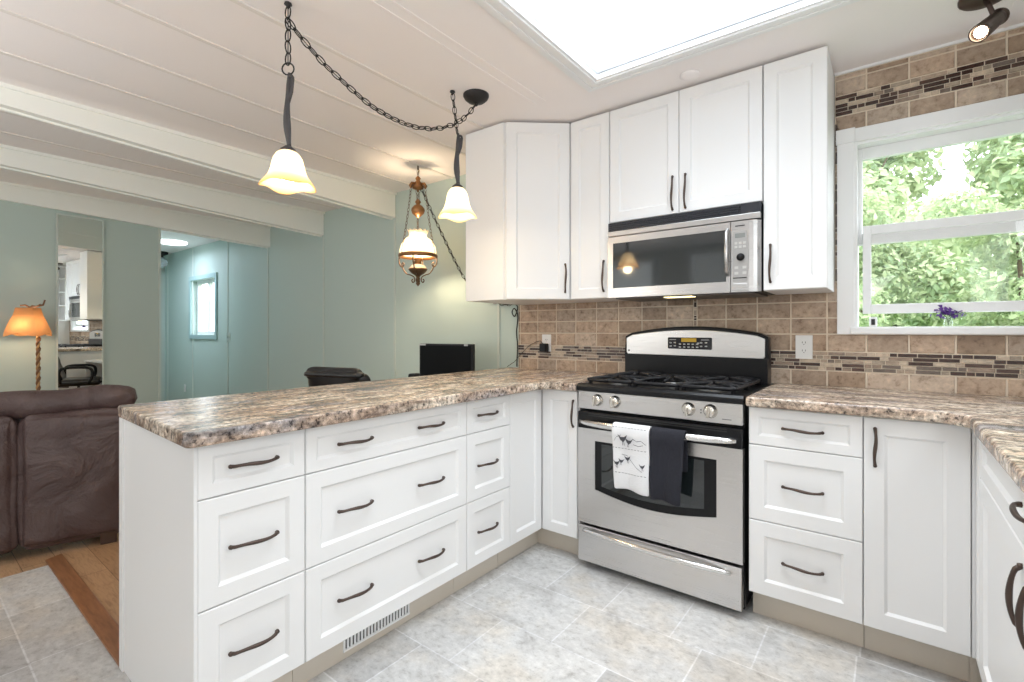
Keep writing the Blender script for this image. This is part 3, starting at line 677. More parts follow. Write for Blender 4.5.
for (x, z) in [(.282, 1.102), (.305, 1.104), (.282, 1.084), (.305, 1.086)]+[(.333+.023*i, z) for i in range(5) for z in (1.096, 1.08)]+[(.445, 1.104), (.470, 1.105), (.445, 1.085), (.470, 1.086), (.43, 1.102)]:
    obj('button', fixn(box(nb(), x-.006, x+.006, .0125, .0132, z-.003, z+.003, FBG)), BTN, ds)
for a, b in ((.276, .312), (.445, .485)): obj('printed_line', fixn(box(nb(), a, b, .0125, .0132, 1.118, 1.121, FBG)), BTN, ds)
bm = lathe(nb(), [(.006, 0), (.005, .002), (0, .0025)], FBG(.036, .009, 1.055), 12, Mx); obj('badge', fixn(bm), DARK, bp)

# ---------------------------------------------------------------- towels
def towel(name, x0, x1, zb, m, label, dx=0, taper=0):
    """hangs over the oven handle: front fall, loop, short back fall"""
    hz, hy = .722, YF-.008-.0415; r = .0245; prof = []
    for i in range(14): prof.append((hy-r-.002-.004*math.sin(i*.5), zb+(hz-zb)*i/14))
    for i in range(9): a = PI-PI*i/8; prof.append((hy+r*math.cos(a), hz+r*math.sin(a)))
    for i in range(1, 6): prof.append((hy+r-.001, hz-.05*i/1.6))
    bm = nb(); nu = 14; rows = []
    for j, (y, z) in enumerate(prof):
        row = []
        for i in range(nu+1):
            s = i/nu; f = max(0, (hz-z)/(hz-zb)) if j < 14 else 0
            x = x0+(x1-x0)*s+dx*f*(1)+taper*f*(s-.5)*2
            yy = y-(.006*math.sin(s*9+1)*f if j < 14 else 0); row.append(bm.verts.new((x, yy, z+(.006*math.sin(s*5)*f if j < 14 else 0))))
        rows.append(row)
    for A, C in zip(rows, rows[1:]):
        for i in range(nu): bm.faces.new((A[i], A[i+1], C[i+1], C[i]))
    t = thing(name, ((x0+x1)/2, hy, zb), label, 'towel', 'towels on the oven handle')
    o = obj('cloth', fixn(bm), m, t, smooth=True, solid=.006, sub=1); return t
tw = towel('dish_towel', .230, .408, .452, WTOWEL, 'white dish towel printed with small dark birds, on oven handle', .010, -.008)
yt = YF-.008-.0415-.0245-.0125
bm = nb()
def flat(poly, y=None):
    vs = []
    for x, z in poly:
        x -= .013; f = max(0, min(1, (.722-z)/.27)); s = (x-.230)/.178
        vs.append(bm.verts.new((x, (yt if y is None else y)-.006*math.sin(s*9+1)*f-.003, z)))
    bm.faces.new(vs)
def bird(cx, cz, s, d=1):
    q = lambda l: flat([(cx+d*x*s, cz+z*s) for x, z in l])
    q([(-.020, .016), (-.008, .006), (-.004, -.004), (.004, -.014), (-.008, -.006)]); q([(-.008, .006), (.006, .006), (.012, -.004), (.004, -.014), (-.004, -.004)])
    q([(.006, .006), (.012, .010), (.020, .016), (.016, .004), (.012, -.004)]); q([(.0, -.012), (.002, -.012), (.003, -.026), (.001, -.026)]); q([(.005, -.012), (.007, -.012), (.010, -.026), (.008, -.026)])
for a in ((.302, .686, 1.15), (.335, .676, .95, -1), (.275, .574, .8), (.298, .585, .7, -1), (.325, .60, .8), (.395, .575, .7)):
    bm = nb(); bird(*a); obj('printed_bird', bm, INK, tw)
for z in (.735, .642, .532):
    x = .254; bm = nb()
    while x < .405: flat([(x, z), (x+.009, z-.0005), (x+.009, z+.0018), (x, z+.002)]); x += .015
    obj('dashed_line', bm, INK, tw)
for P in ([(.262, .672), (.275, .69), (.295, .70)], [(.35, .69), (.37, .68), (.39, .685), (.412, .67)], [(.30, .615), (.325, .612), (.345, .59), (.37, .565), (.395, .55)], [(.262, .59), (.27, .56), (.28, .55)], [(.355, .665), (.38, .66), (.40, .667)]):
    bm = nb()
    for (xa, za), (xb, zb_) in zip(P, P[1:]): flat([(xa, za), (xb, zb_), (xb, zb_+.0022), (xa, za+.0022)])
    obj('printed_twig', bm, INK, tw)

towel('dish_towel', .411, .560, .437, NAVY, 'dark navy ribbed dish towel on oven handle', -.006, -.010)

# ---------------------------------------------------------------- outlets and cords
def outlet(x, z, label, m=WPLASTIC, w=.072, h=.115, kind='outlet'):
    y = -.0095
    t = thing('wall_outlet', (x, y, z-h/2), label, 'outlet', 'wall outlets'); F = frame((x, y, z), (1, 0, 0), (0, -1, 0))
    obj('cover_plate', fixn(box(nb(), -w/2, w/2, 0, .006, -h/2, h/2, F)), m, t, bev=.002)
    for s in (-1, 1):
        bm = prism(nb(), [(.017*math.cos(a*PI/8)*.95, s*.0195+max(-.0125, min(.0125, .017*math.sin(a*PI/8)))) for a in range(16)], .005, .0075, lambda u, v_, n: F(u, n, v_)); so = obj('socket', fixn(bm), m, t)
        bm = nb()
        for u in (-.0065, .0065): box(bm, u-.0012, u+.0012, .0075, .008, s*.0195-.001, s*.0195+.0075, F)
        box(bm, -.002, .002, .0075, .008, s*.0195-.0085, s*.0195-.005, F); obj('slots', fixn(bm), DARK, so)
    return t
outlet(.906, 1.089, 'white duplex outlet in the tile right of the range')
outlet(-.594, 1.086, 'white outlet with black plug in the tile left of the range')
outlet(-7.05, .314, 'small low outlet on the far hall wall', w=.07, h=.11)
t = thing('light_switch', (-5.6, -.009, 1.03), 'pale light switch on the hall wall', 'switch')
F = frame((-5.57, -.001, 1.086), (1, 0, 0), (0, -1, 0)); obj('cover_plate', fixn(box(nb(), -.04, .04, 0, .007, -.06, .06, F)), GREENB, t); obj('toggle', fixn(box(nb(), -.006, .006, .006, .02, -.012, .012, F)), GREENB, t)
t = thing('power_adapter', (-.60, -.02, 1.03), 'black plug-in adapter with thin cord in the left outlet', 'plug')
obj('plug_body', bx(-.622, -.572, -.062, -.0178, 1.028, 1.083), PLASTIC, t, bev=.006)
obj('cord', fixn(tube(nb(), [(-.60, -.05, 1.083), (-.62, -.05, 1.10), (-.665, -.03, 1.094), (-.735, -.018, 1.066), (-.80, -.02, 1.01), (-.86, -.02, .95), (-.92, -.03, .912)], .0022, 6)), PLASTIC, t, smooth=True)

# ---------------------------------------------------------------- chains
def along(pts, step):
    P = [Vector(p) for p in pts]; out = []; d = 0
    seg = [(a, b, (b-a).length) for a, b in zip(P, P[1:])]; tot = sum(s[2] for s in seg); n = max(1, int(tot/step)); want = [tot*(i+.5)/n for i in range(n)]
    acc = 0; i = 0
    for w in want:
        while acc+seg[i][2] < w and i < len(seg)-1: acc += seg[i][2]; i += 1
        a, b, l = seg[i]; out.append((a+(b-a)*((w-acc)/l), (b-a).normalized()))
    return out
def chain(pts, step=.032, wd=.0095, r=.0021, cord=True):
    bm = nb()
    for k, (p, t) in enumerate(along(pts, step)):
        a = t.orthogonal().normalized(); a = Matrix.Rotation((k % 2)*PI/2+.5, 3, t) @ a
        lp = step*.62; ring = [p+t*(lp*math.cos(2*PI*i/12))+a*(wd*math.sin(2*PI*i/12)) for i in range(13)]
        tube(bm, ring, r, 5, False)
    if cord:
        P = [Vector(p) for p in pts]; tube(bm, P, r*.75, 5)
    return fixn(bm)
def smoothp(pts, n=5):
    P = [Vector(p) for p in pts]; out = []
    for i in range(len(P)-1):
        a, b, c, d = P[max(i-1, 0)], P[i], P[i+1], P[min(i+2, len(P)-1)]
        for k in range(n):
            s = k/n; out.append(.5*((2*b)+(c-a)*s+(2*a-5*b+4*c-d)*s*s+(3*b-a-3*c+d)*s**3))
    return out+[P[-1]]

# ---------------------------------------------------------------- pendants
def pendant(loc, ztop, zshade, zbot, label, glassm, e, rot):
    x, y = loc
    t = thing('pendant_lamp', (x, y, zbot), label, 'lamp', 'pendant lamps over the peninsula')
    # twisted stem with a curled leaf at its top
    P = [(x+.0035*math.sin(i*.55+.6), y+.003*math.cos(i*.5), ztop-(ztop-zshade-.012)*i/12) for i in range(13)]
    R = [.006, .010, .0125, .012, .0115, .0125, .0145, .0165, .0175, .0165, .0135, .0105, .011]
    bm = tube(nb(), P, R, 10, flat=.7); o = obj('stem', fixn(bm), STEM, t, smooth=True)
    C = [(x+.012+.015*math.cos(a)*(1-a/12), y+.004, ztop-.03+.018*math.sin(a)*(1-a/12)) for a in [i*.5 for i in range(14)]]
    obj('curl', fixn(tube(nb(), [(x+.004, y, ztop-.11), (x+.022, y+.002, ztop-.075)]+C, [.006]*16, 8)), STEM, o, smooth=True)
    C = [(x-.008, y, ztop-.16), (x-.016, y, ztop-.135), (x-.014, y+.003, ztop-.12), (x-.008, y+.003, ztop-.125)]
    obj('tendril', fixn(tube(nb(), C, .004, 6)), STEM, o, smooth=True)
    obj('shade_cap', lathe(nb(), [(.012, .022), (.018, .016), (.026, .010), (.030, 0), (.026, -.004)], (x, y, zshade), 20), STEM, t, smooth=True)
    H = zshade-zbot; pr = [(.026, 0), (.038, -.07), (.048, -.20), (.054, -.38), (.058, -.54), (.066, -.70), (.078, -.83), (.089, -.94), (.092, -1.0)]
    n = len(pr)
    def wav(i, a, r):
        w = max(0, i-4)/(n-5); return r*(1+.05*w*math.cos(4*(a+rot))), -.006*w*math.cos(4*(a+rot))
    sh = obj('lamp_shade', lathe_open(nb(), [(r, z*H) for r, z in pr], (x, y, zshade), 40, wav), glassm, t, smooth=True, solid=.004)
    bz = zshade-.075
    obj('bulb', fixn(lathe(nb(), [(0, -.048), (.018, -.042), (.028, -.022), (.029, -.005), (.022, .018), (.014, .036), (.013, .055)], (x, y, bz), 18)), LIT, t, smooth=True)
    l = point('pendant_bulb_light', (0, 0, 0), e, .03, (1, .76, .45)); l.parent = t; l.location = (0, 0, bz-.062-zbot)
    l2 = point('pendant_bulb_glow', (0, 0, 0), e*.9, .02, (1, .82, .58)); l2.parent = t; l2.location = (0.034, 0, bz-.01-zbot)
    return t
P1 = (-.521, -1.838); P2 = (-.490, -.978)
t1 = pendant(P1, 2.12, 1.828, 1.700, 'lit amber glass pendant lamp hanging over the near end of the peninsula', AMBERGL, 3.0, .3)
bm = nb()
tube(bm, [Vector((P1[0]+.022*math.sin(2*PI*i/16)*.8, P1[1]+.022*math.sin(2*PI*i/16)*.6, 2.135+.022*math.cos(2*PI*i/16))) for i in range(17)], .003, 6, False)
obj('ring', bm, IRON, t1, smooth=True)
obj('chain', chain([(P1[0], P1[1], 2.366), (P1[0], P1[1], 2.15)], .038, .0125, .0026), IRON, t1, smooth=True)
obj('ceiling_hook', fixn(lathe(nb(), [(.012, ZC), (.014, ZC-.006), (.006, ZC-.012), (.004, ZC-.02)], (P1[0], P1[1], 0), 12)), IRON, t1, smooth=True)
SW = [[-.529, -1.838, 2.322], [-.525, -1.79, 2.281], [-.521, -1.752, 2.252], [-.516, -1.692, 2.211], [-.51, -1.63, 2.180], [-.504, -1.565, 2.149], [-.498, -1.496, 2.121], [-.491, -1.424, 2.104], [-.484, -1.348, 2.096], [-.477, -1.268, 2.098], [-.469, -1.183, 2.115], [-.462, -1.112, 2.141], [-.455, -1.031, 2.185], [-.45, -.979, 2.227], [-.446, -.933, 2.276], [-.442, -.893, 2.33]]
obj('swag_chain', chain(SW, .036, .0115, .0024), IRON, t1, smooth=True)
t2 = pendant(P2, 2.165, 1.888, 1.742, 'lit cream glass pendant lamp hanging beside the corner wall cabinet', CREAMGL, 2.8, .9)
obj('chain', chain([(-.508, -.995, 2.366), (P2[0], P2[1], 2.16)], .034, .0105, .0022), IRON, t2, smooth=True)
obj('ceiling_hook', fixn(lathe(nb(), [(.012, ZC), (.014, ZC-.006), (.006, ZC-.012), (.004, ZC-.02)], (-.508, -.995, 0), 12)), IRON, t2, smooth=True)
obj('canopy', fixn(lathe(nb(), [(.066, ZC), (.066, ZC-.008), (.060, ZC-.020), (.044, ZC-.034), (.018, ZC-.043), (.009, ZC-.046), (.007, ZC-.056), (0, ZC-.058)], (-.442, -.891, 0), 28)), IRON, t2, smooth=True)

# ---------------------------------------------------------------- hurricane oil-style lamp
lx, ly = -1.484, -.366
t = thing('hanging_oil_lamp', (lx, ly, 1.491), 'brass hurricane-style hanging lamp with white glass shade by the green wall', 'lamp')
obj('ceiling_hook', fixn(tube(nb(), [(lx, ly, ZC), (lx, ly, 2.345), (lx+.01, ly, 2.335), (lx, ly, 2.32)], .005, 6)), ABRASS, t)
obj('chain', chain([(lx, ly, 2.345), (lx, ly, 2.28)], .03, .009, .002, False), ABRASS, t)
bm = lathe(nb(), [(.008, 2.295), (.02, 2.28), (.014, 2.262), (.030, 2.245), (.026, 2.232), (.045, 2.222), (.04, 2.205), (.012, 2.196), (0, 2.19)], (lx, ly, 0), 20)
for a in range(3):
    an = a*2*PI/3+.35; d = Vector((math.cos(an), math.sin(an), 0)); c = Vector((lx, ly, 0))
    tube(bm, [c+d*.02+Vector((0, 0, 2.24)), c+d*.05+Vector((0, 0, 2.235)), c+d*.064+Vector((0, 0, 2.215)), c+d*.056+Vector((0, 0, 2.20))], [.008, .012, .012, .007], 8)
obj('crown', fixn(bm), BRASS, t, smooth=True)
obj('counterweight', fixn(lathe(nb(), [(.006, 2.13), (.018, 2.115), (.022, 2.105), (.012, 2.09), (.03, 2.08), (.047, 2.06), (.050, 2.045), (.042, 2.022), (.022, 2.005), (.010, 1.995), (0, 1.985)], (lx, ly, 0), 24)), BRASS, t, smooth=True)
obj('pulley_chains', chain([(lx-.02, ly, 2.2), (lx-.008, ly, 2.12)], .022, .006, .0014, False), ABRASS, t)
obj('lift_chain', chain([(lx+.02, ly, 2.2), (lx+.008, ly, 2.12)], .022, .006, .0014, False), ABRASS, t)
obj('lamp_chain', chain([(lx, ly, 1.99), (lx, ly, 1.90)], .022, .006, .0014, False), ABRASS, t)
for a in range(3):
    an = a*2*PI/3+.35; d = Vector((math.cos(an), math.sin(an), 0)); c = Vector((lx, ly, 0))
    obj('side_chain', chain(smoothp([c+d*.058+Vector((0, 0, 2.2)), c+d*.085+Vector((0, 0, 2.0)), c+d*.132+Vector((0, 0, 1.728))], 6), .024, .007, .0017, False), ABRASS, t, smooth=True)
bm = lathe_open(nb(), [(.128, 1.728), (.140, 1.724), (.143, 1.714), (.140, 1.702), (.128, 1.700), (.128, 1.728)], (lx, ly, 0), 32); obj('shade_ring', fixn(bm), BRASS, t, smooth=True)
pr = [(.128, 1.722), (.130, 1.745), (.122, 1.785), (.104, 1.82), (.082, 1.838), (.066, 1.846), (.060, 1.862), (.064, 1.880), (.074, 1.897)]
def wv(i, a, r): return (r*(1+(.06 if i == 8 else .02 if i == 7 else 0)*math.cos(12*a)), (.006 if i == 8 else 0)*math.cos(12*a))
obj('lamp_shade', lathe_open(nb(), pr, (lx, ly, 0), 48, wv), MILK, t, smooth=True, solid=.003)
obj('burner_collar', fixn(lathe(nb(), [(.02, 1.71), (.034, 1.70), (.036, 1.685), (.024, 1.672), (.026, 1.655), (.018, 1.65)], (lx, ly, 0), 20)), BRASS, t, smooth=True)
obj('oil_font', fixn(lathe(nb(), [(.02, 1.655), (.045, 1.645), (.062, 1.625), (.060, 1.605), (.04, 1.588), (.02, 1.578)], (lx, ly, 0), 24)), MILK, t, smooth=True)
obj('font_holder', fixn(lathe(nb(), [(.066, 1.622), (.070, 1.614), (.060, 1.60), (.045, 1.585), (.022, 1.572), (.012, 1.56), (.018, 1.545), (.008, 1.535), (.014, 1.52), (.016, 1.51), (.006, 1.498), (0, 1.491)], (lx, ly, 0), 24)), ABRASS, t, smooth=True)
for a in range(4):
    an = a*PI/2+.6; d = Vector((math.cos(an), math.sin(an), 0)); c = Vector((lx, ly, 0)); z_ = lambda r, z: c+d*r+Vector((0, 0, z))
    P = smoothp([z_(.14, 1.705), z_(.138, 1.66), z_(.122, 1.635), z_(.105, 1.645), z_(.106, 1.662), z_(.118, 1.66), z_(.110, 1.62), z_(.085, 1.585), z_(.055, 1.575), z_(.03, 1.56), z_(.024, 1.535), z_(.036, 1.52), z_(.046, 1.535), z_(.036, 1.545)], 4)
    obj('scroll_arm', fixn(tube(nb(), P, .0048, 6)), ABRASS, t, smooth=True)
obj('chimney', lathe_open(nb(), [(.026, 1.71), (.034, 1.75), (.026, 1.82), (.022, 1.93)], (lx, ly, 0), 20), GLASS, t, smooth=True)
l = point('oil_lamp_light', (0, 0, 0), 14, .035, (1, .78, .52)); l.parent = t; l.location = (0, 0, 1.775-1.491)
CP = smoothp([(lx+.03, ly, 2.21), (lx+.08, ly+.12, 1.95), (-1.303, -.07, 1.567), (-1.15, -.03, 1.42), (-1.029, -.016, 1.371), (-.936, -.016, 1.356), (-.86, -.016, 1.362)], 6)
obj('swag_chain', chain(CP, .034, .0105, .0023), IRON, t, smooth=True)
CP = smoothp([(-.86, -.018, 1.362), (-.835, -.018, 1.33), (-.86, -.02, 1.27), (-.885, -.018, 1.30), (-.86, -.022, 1.325), (-.832, -.02, 1.27), (-.845, -.018, 1.16), (-.836, -.018, 1.06), (-.842, -.018, .95), (-.84, -.02, .915)], 6)
obj('power_cord', fixn(tube(nb(), CP, .0046, 6)), IRON, t, smooth=True)

# ---------------------------------------------------------------- spotlight
t = thing('ceiling_spotlight', (1.506, -.33, ZC-.02), 'lit dark bronze ceiling spotlight above the window', 'spotlight')
obj('canopy', fixn(lathe(nb(), [(.074, ZC), (.074, ZC-.010), (.068, ZC-.016), (.03, ZC-.019), (0, ZC-.019)], (1.506, -.325, 0), 28)), BRONZE, t, smooth=True)
A = Vector((1.552, -.290, 2.305)); Bp = Vector((1.476, -.455, 2.186)); dv = (Bp-A).normalized()
Rm = dv.to_track_quat('Z', 'Y').to_matrix().to_4x4(); ln = (Bp-A).length
obj('arm', fixn(tube(nb(), [(1.506, -.325, ZC-.02), (1.515, -.335, 2.33), A+dv*.06], .008, 8)), BRONZE, t, smooth=True)
bm = lathe(nb(), [(.018, .015), (.027, .018), (.029, .028), (.025, .042), (.024, .06), (.026, .10), (.029, ln), (.025, ln), (.023, ln-.02), (0, ln-.02)], A, 24, Rm); obj('lamp_head', fixn(bm), BRONZE, t, smooth=False)
bm = lathe(nb(), [(.0185, ln-.015), (.016, ln-.010), (0, ln-.008)], A, 20, Rm); obj('bulb', fixn(bm), emit('spot_bulb_glow', (1, .85, .62), 25), t, smooth=True)
l = bpy.data.lights.new('spot_light', 'SPOT'); l.energy = 9; l.spot_size = math.radians(120); l.spot_blend = .8; l.color = (1, .78, .52); l.shadow_soft_size = .02
o = bpy.data.objects.new('spot_light', l); COL.objects.link(o); o.location = Bp+dv*.01-Vector((1.506, -.33, ZC-.02)); o.rotation_euler = dv.to_track_quat('-Z', 'Y').to_euler(); o.parent = t
o = obj('smoke_detector', fixn(lathe(nb(), [(.045, ZC), (.045, ZC-.006), (.04, ZC-.011), (.02, ZC-.012), (0, ZC-.012)], (.49, -.42, 0), 28)), CEIL, smooth=True); tag(o, 'flat round white detector on the ceiling above the cabinets', 'detector')

# ---------------------------------------------------------------- flower on the sill
fx, fy = 1.432, .024
t = thing('flower_vase', (fx, fy, KZ0+.004), 'small clear vase of purple flowers on the window sill', 'flowers')
obj('vase', fixn(lathe(nb(), [(.014, 0), (.016, .004), (.015, .02), (.010, .034), (.012, .042)], (fx, fy, KZ0+.004), 16)), VASE, t, smooth=True)
bm = nb()
for i in range(5): a = i*1.26; tube(bm, [(fx, fy, KZ0+.008), (fx+.006*math.cos(a), fy+.006*math.sin(a), KZ0+.04), (fx+.028*math.cos(a), fy+.016*math.sin(a), KZ0+.062)], .0013, 5)
obj('stems', fixn(bm), STALK, t)
bm = nb(); rf = random.Random(5)
for i in range(75):
    c = Vector((fx+rf.gauss(0, .024), fy+rf.gauss(0, .014), KZ0+.064+rf.gauss(0, .010))); q = Vector((rf.gauss(0, 1), rf.gauss(0, 1), rf.gauss(0, 1))).normalized(); a = q.orthogonal().normalized(); b = q.cross(a); s = rf.uniform(.008, .013)
    vs = [bm.verts.new(c+(a*math.cos(k*PI/3)+b*math.sin(k*PI/3))*s*(1 if k % 2 else .55)) for k in range(6)]; bm.faces.new(vs)
obj('petals', bm, PURPLE, t)

# ---------------------------------------------------------------- sofa (local frame: x along the back, y = 0 back plane, seat towards -y)
t = thing('leather_sofa', (-2.11, -1.91, 0), 'brown leather sofa seen from behind beyond the peninsula', 'sofa', rot=math.radians(-104))
def soft(name, a, m, par, sub=2, jit=.010, cuts=3, bev=.028, seed=1):
    bm = bx(*a); bmesh.ops.bevel(bm, geom=list(bm.edges), offset=bev, segments=2, affect='EDGES')
    bmesh.ops.subdivide_edges(bm, edges=[e for e in bm.edges if e.calc_length() > .12], cuts=cuts, use_grid_fill=True)
    rr = random.Random(seed)
    for v_ in bm.verts: v_.co += Vector((rr.uniform(-jit, jit), rr.uniform(-jit, jit), rr.uniform(-jit, jit)))
    return obj(name, bm, m, par, smooth=True, sub=sub)
soft('back_panel', (.01, .452, -.22, 0, .04, .74), LEATHER, t, cuts=5, seed=2)
soft('back_panel', (.448, 1.30, -.22, 0, .04, .74), LEATHER, t, cuts=5, seed=3)
soft('back_panel', (1.296, 2.16, -.22, 0, .04, .74), LEATHER, t, cuts=5, seed=4)
bm = nb(); P = [(-.035+2.23*i/24, -.10+.008*math.sin(i*1.7), .795+.008*math.sin(i*1.3)-.015*(max(0, 1-i/2.0))-.0025*i) for i in range(25)]
R = [.062]+[.075+.005*math.sin(i*2.1) for i in range(23)]+[.05]
obj('top_roll', fixn(tube(bm, P, R, 16, flat=.8)), LEATHER, t, smooth=True, sub=1)
soft('arm_rest', (.0, .22, -.95, -.20, .07, .62), LEATHER, t, seed=5)
soft('arm_rest', (1.95, 2.17, -.95, -.20, .07, .62), LEATHER, t, seed=6)
soft('seat_cushion', (.24, 1.085, -.92, -.22, .2, .47), LEATHER, t, seed=7)
soft('seat_cushion', (1.09, 1.93, -.92, -.22, .2, .47), LEATHER, t, seed=8)
for a in ((.06, .13, -.09, -.02), (2.04, 2.11, -.09, -.02), (.06, .13, -.9, -.83), (2.04, 2.11, -.9, -.83), (.72, .75, -.06, -.03)): obj('foot', bx(*a, .001, .075), mat('dark_wood_foot', (.05, .025, .015), .5), t)

# ---------------------------------------------------------------- floor lamp
fx, fy = -4.2, -1.992
t = thing('floor_lamp', (fx, fy, 0), 'lit floor lamp with amber fabric shade and twisted pole behind sofa', 'lamp')
obj('base', fixn(lathe(nb(), [(.14, .001), (.14, .015), (.11, .03), (.03, .05), (.018, .07)], (fx, fy, 0), 24)), BAMBOO, t, smooth=True)
P = [(fx+.007*math.cos(i*1.1), fy+.007*math.sin(i*1.1), .06+1.10*i/80) for i in range(81)]
obj('pole', fixn(tube(nb(), P, [.010+.002*math.sin(i*1.1) for i in range(81)], 8)), BAMBOO, t, smooth=True)
P = [(fx+.007*math.cos(i*1.1+PI), fy+.007*math.sin(i*1.1+PI), .06+1.10*i/80) for i in range(81)]
obj('pole_twist', fixn(tube(nb(), P, .008, 8)), mat('pale_bamboo', (.45, .26, .10), .4), t, smooth=True)
pr = [(.138, 1.135), (.135, 1.155), (.122, 1.20), (.104, 1.25), (.087, 1.29), (.076, 1.335), (.073, 1.352)]
def sq(i, a, r):
    c = max(abs(math.cos(a+.6)), abs(math.sin(a+.6))); return r*(.70+.30*.86/c), (.012 if i < 1 else 0)*math.cos(4*(a+.6))
obj('lamp_shade', lathe_open(nb(), pr, (fx-.062, fy-.048, 0), 32, sq), SHADEO, t, smooth=False, solid=.003)
bm = nb()
for P in ([(-.02, 0, 1.345), (0, .02, 1.37), (.03, .04, 1.365), (.06, .06, 1.385)], [(.02, .0, 1.35), (.03, .08, 1.38), (.035, .09, 1.42)], [(-.03, .02, 1.352), (-.01, -.02, 1.375), (.0, -.05, 1.37)]): tube(bm, [(fx-.06+a, fy-.045+b, c) for a, b, c in P], [.008, .007, .006, .003][:len(P)], 6)
obj('twig_finial', fixn(bm), BAMBOO, t, smooth=True)
obj('bulb', fixn(lathe(nb(), [(0, 1.17), (.025, 1.18), (.03, 1.205), (.02, 1.24), (.013, 1.26)], (fx-.05, fy-.04, 0), 14)), LIT, t, smooth=True)
l = point('floor_lamp_light', (0, 0, 0), 2.3, .04, (1, .82, .6)); l.parent = t; l.location = (-.01, -.075, 1.20)

# ---------------------------------------------------------------- wall mirror
t = thing('wall_mirror', (-4.482, -1.677, .1), 'tall narrow wall mirror between green panels reflecting the kitchen', 'mirror', rot=math.radians(2.5))
obj('mirror_glass', bx(.0, .006, -.153, .153, 0, 2.075), MIRROR, t)
bm = nb()
for a in ((-.006, .012, -.165, -.153, -.02, 2.09), (-.006, .012, .153, .165, -.02, 2.09), (-.006, .012, -.153, .153, 2.075, 2.09)): box(bm, *a)
obj('mirror_frame', bm, GREENB, t)

# ---------------------------------------------------------------- desk, monitor, chair
t = thing('desk', (-1.55, -.36, 0), 'white desk against the green wall behind the peninsula', 'desk')
obj('desk_top', bx(-2.15, -.95, -.66, -.02, .715, .74), TRIMW, t, bev=.003)
for x in (-2.14, -.98): obj('side_panel', bx(x, x+.02, -.64, -.03, .001, .715), TRIMW, t)
obj('back_panel', bx(-2.12, -.98, -.05, -.035, .3, .7), TRIMW, t)
t = thing('monitor', (-1.26, -.3, .74), 'black computer monitor standing behind the peninsula countertop', 'monitor', rot=math.radians(12))
obj('bezel', bx(-.225, .225, -.012, .022, .05, .335), PLASTIC, t, bev=.004)
obj('screen', bx(-.212, .212, -.0135, -.01, .066, .322), SCREEN, t)
obj('stand', bx(-.03, .03, .02, .04, .01, .2), PLASTIC, t, bev=.004)
obj('stand_base', fixn(lathe(nb(), [(.10, .001), (.10, .008), (.03, .014), (0, .014)], (0, .03, 0), 24)), PLASTIC, t, smooth=True)
bm = nb()
for x in (-.224, .156): box(bm, x, x+.03 if x > 0 else x+.055, -.0145, -.012, .322, .334)
obj('corner_label', bm, mat('pale_sticker', (.5, .52, .52), .5), t)
t = thing('desk_speaker', (-1.585, -.3, .74), 'small black desk speaker left of the monitor', 'speaker')
obj('speaker_box', bx(-1.63, -1.545, -.34, -.25, .741, .846), PLASTIC, t, bev=.012); obj('speaker_grille', bx(-1.62, -1.555, -.343, -.339, .755, .83), MESHF, t)

cx, cy = -1.44, -.85
t = thing('office_chair', (cx, cy, 0), 'black padded office chair with top of backrest above the countertop', 'chair', rot=math.radians(20))
bm = nb()                                                            # backrest: padded shell with horizontal rolls, leaning back
rows = []
for j in range(13):
    s = j/12; z_ = .50+.43*s; wdt = .215+.015*math.sin(PI*s)-.015*max(0, s-.8)/.2; yb_ = -.20-.12*s
    ring = []
    for i in range(20):
        a = 2*PI*i/20; ca, sa = math.cos(a), math.sin(a)
        th = .040+.014*math.sin(s*PI*4)**2
        ring.append(bm.verts.new((wdt*math.copysign(abs(ca)**.6, ca), yb_+th*math.copysign(abs(sa)**.8, sa)+.05*(abs(ca)**2)*1, z_+.02*(1-abs(ca))*(s > .9))))
    rows.append(ring)
for A, C in zip(rows, rows[1:]):
    for i in range(20): bm.faces.new((A[i], A[(i+1) % 20], C[(i+1) % 20], C[i]))
bm.faces.new(rows[0][::-1]); bm.faces.new(rows[-1]); obj('backrest', fixn(bm), BLEATHER, t, smooth=True, sub=1)
o = soft('headrest_roll', (-.205, .205, -.365, -.255, .87, .958), BLEATHER, t, bev=.03, jit=.004, seed=11)
soft('seat', (-.25, .25, -.22, .27, .42, .52), BLEATHER, t, bev=.035, jit=.004, seed=12)
for s in (-1, 1):
    P = smoothp([(s*.25, -.16, .47), (s*.30, -.17, .55), (s*.30, -.15, .66), (s*.29, .0, .68), (s*.29, .14, .66), (s*.29, .16, .56), (s*.25, .12, .46)], 5)
    obj('arm_rest', fixn(tube(nb(), P, .018, 8)), PLASTIC, t, smooth=True)
obj('gas_lift', fixn(tube(nb(), [(0, 0, .08), (0, 0, .25), (0, 0, .25), (0, 0, .42)], [.03, .03, .016, .016], 10)), PLASTIC, t)
obj('back_bracket', fixn(tube(nb(), [(0, -.1, .41), (0, -.25, .42), (0, -.28, .6)], .02, 8)), PLASTIC, t)
for k_ in range(5):
    a = k_*2*PI/5+.3; d = Vector((math.cos(a), math.sin(a), 0)); lg = obj('base_leg', fixn(tube(nb(), [d*.02+Vector((0, 0, .10)), d*.29+Vector((0, 0, .07))], [.026, .016], 8)), PLASTIC, t, smooth=True)
    obj('caster', fixn(lathe(nb(), [(.0, -.02), (.028, -.018), (.030, 0), (.028, .018), (0, .02)], d*.29+Vector((0, 0, .031)), 14, Matrix.Rotation(PI/2, 4, 'Y'))), PLASTIC, lg, smooth=True)

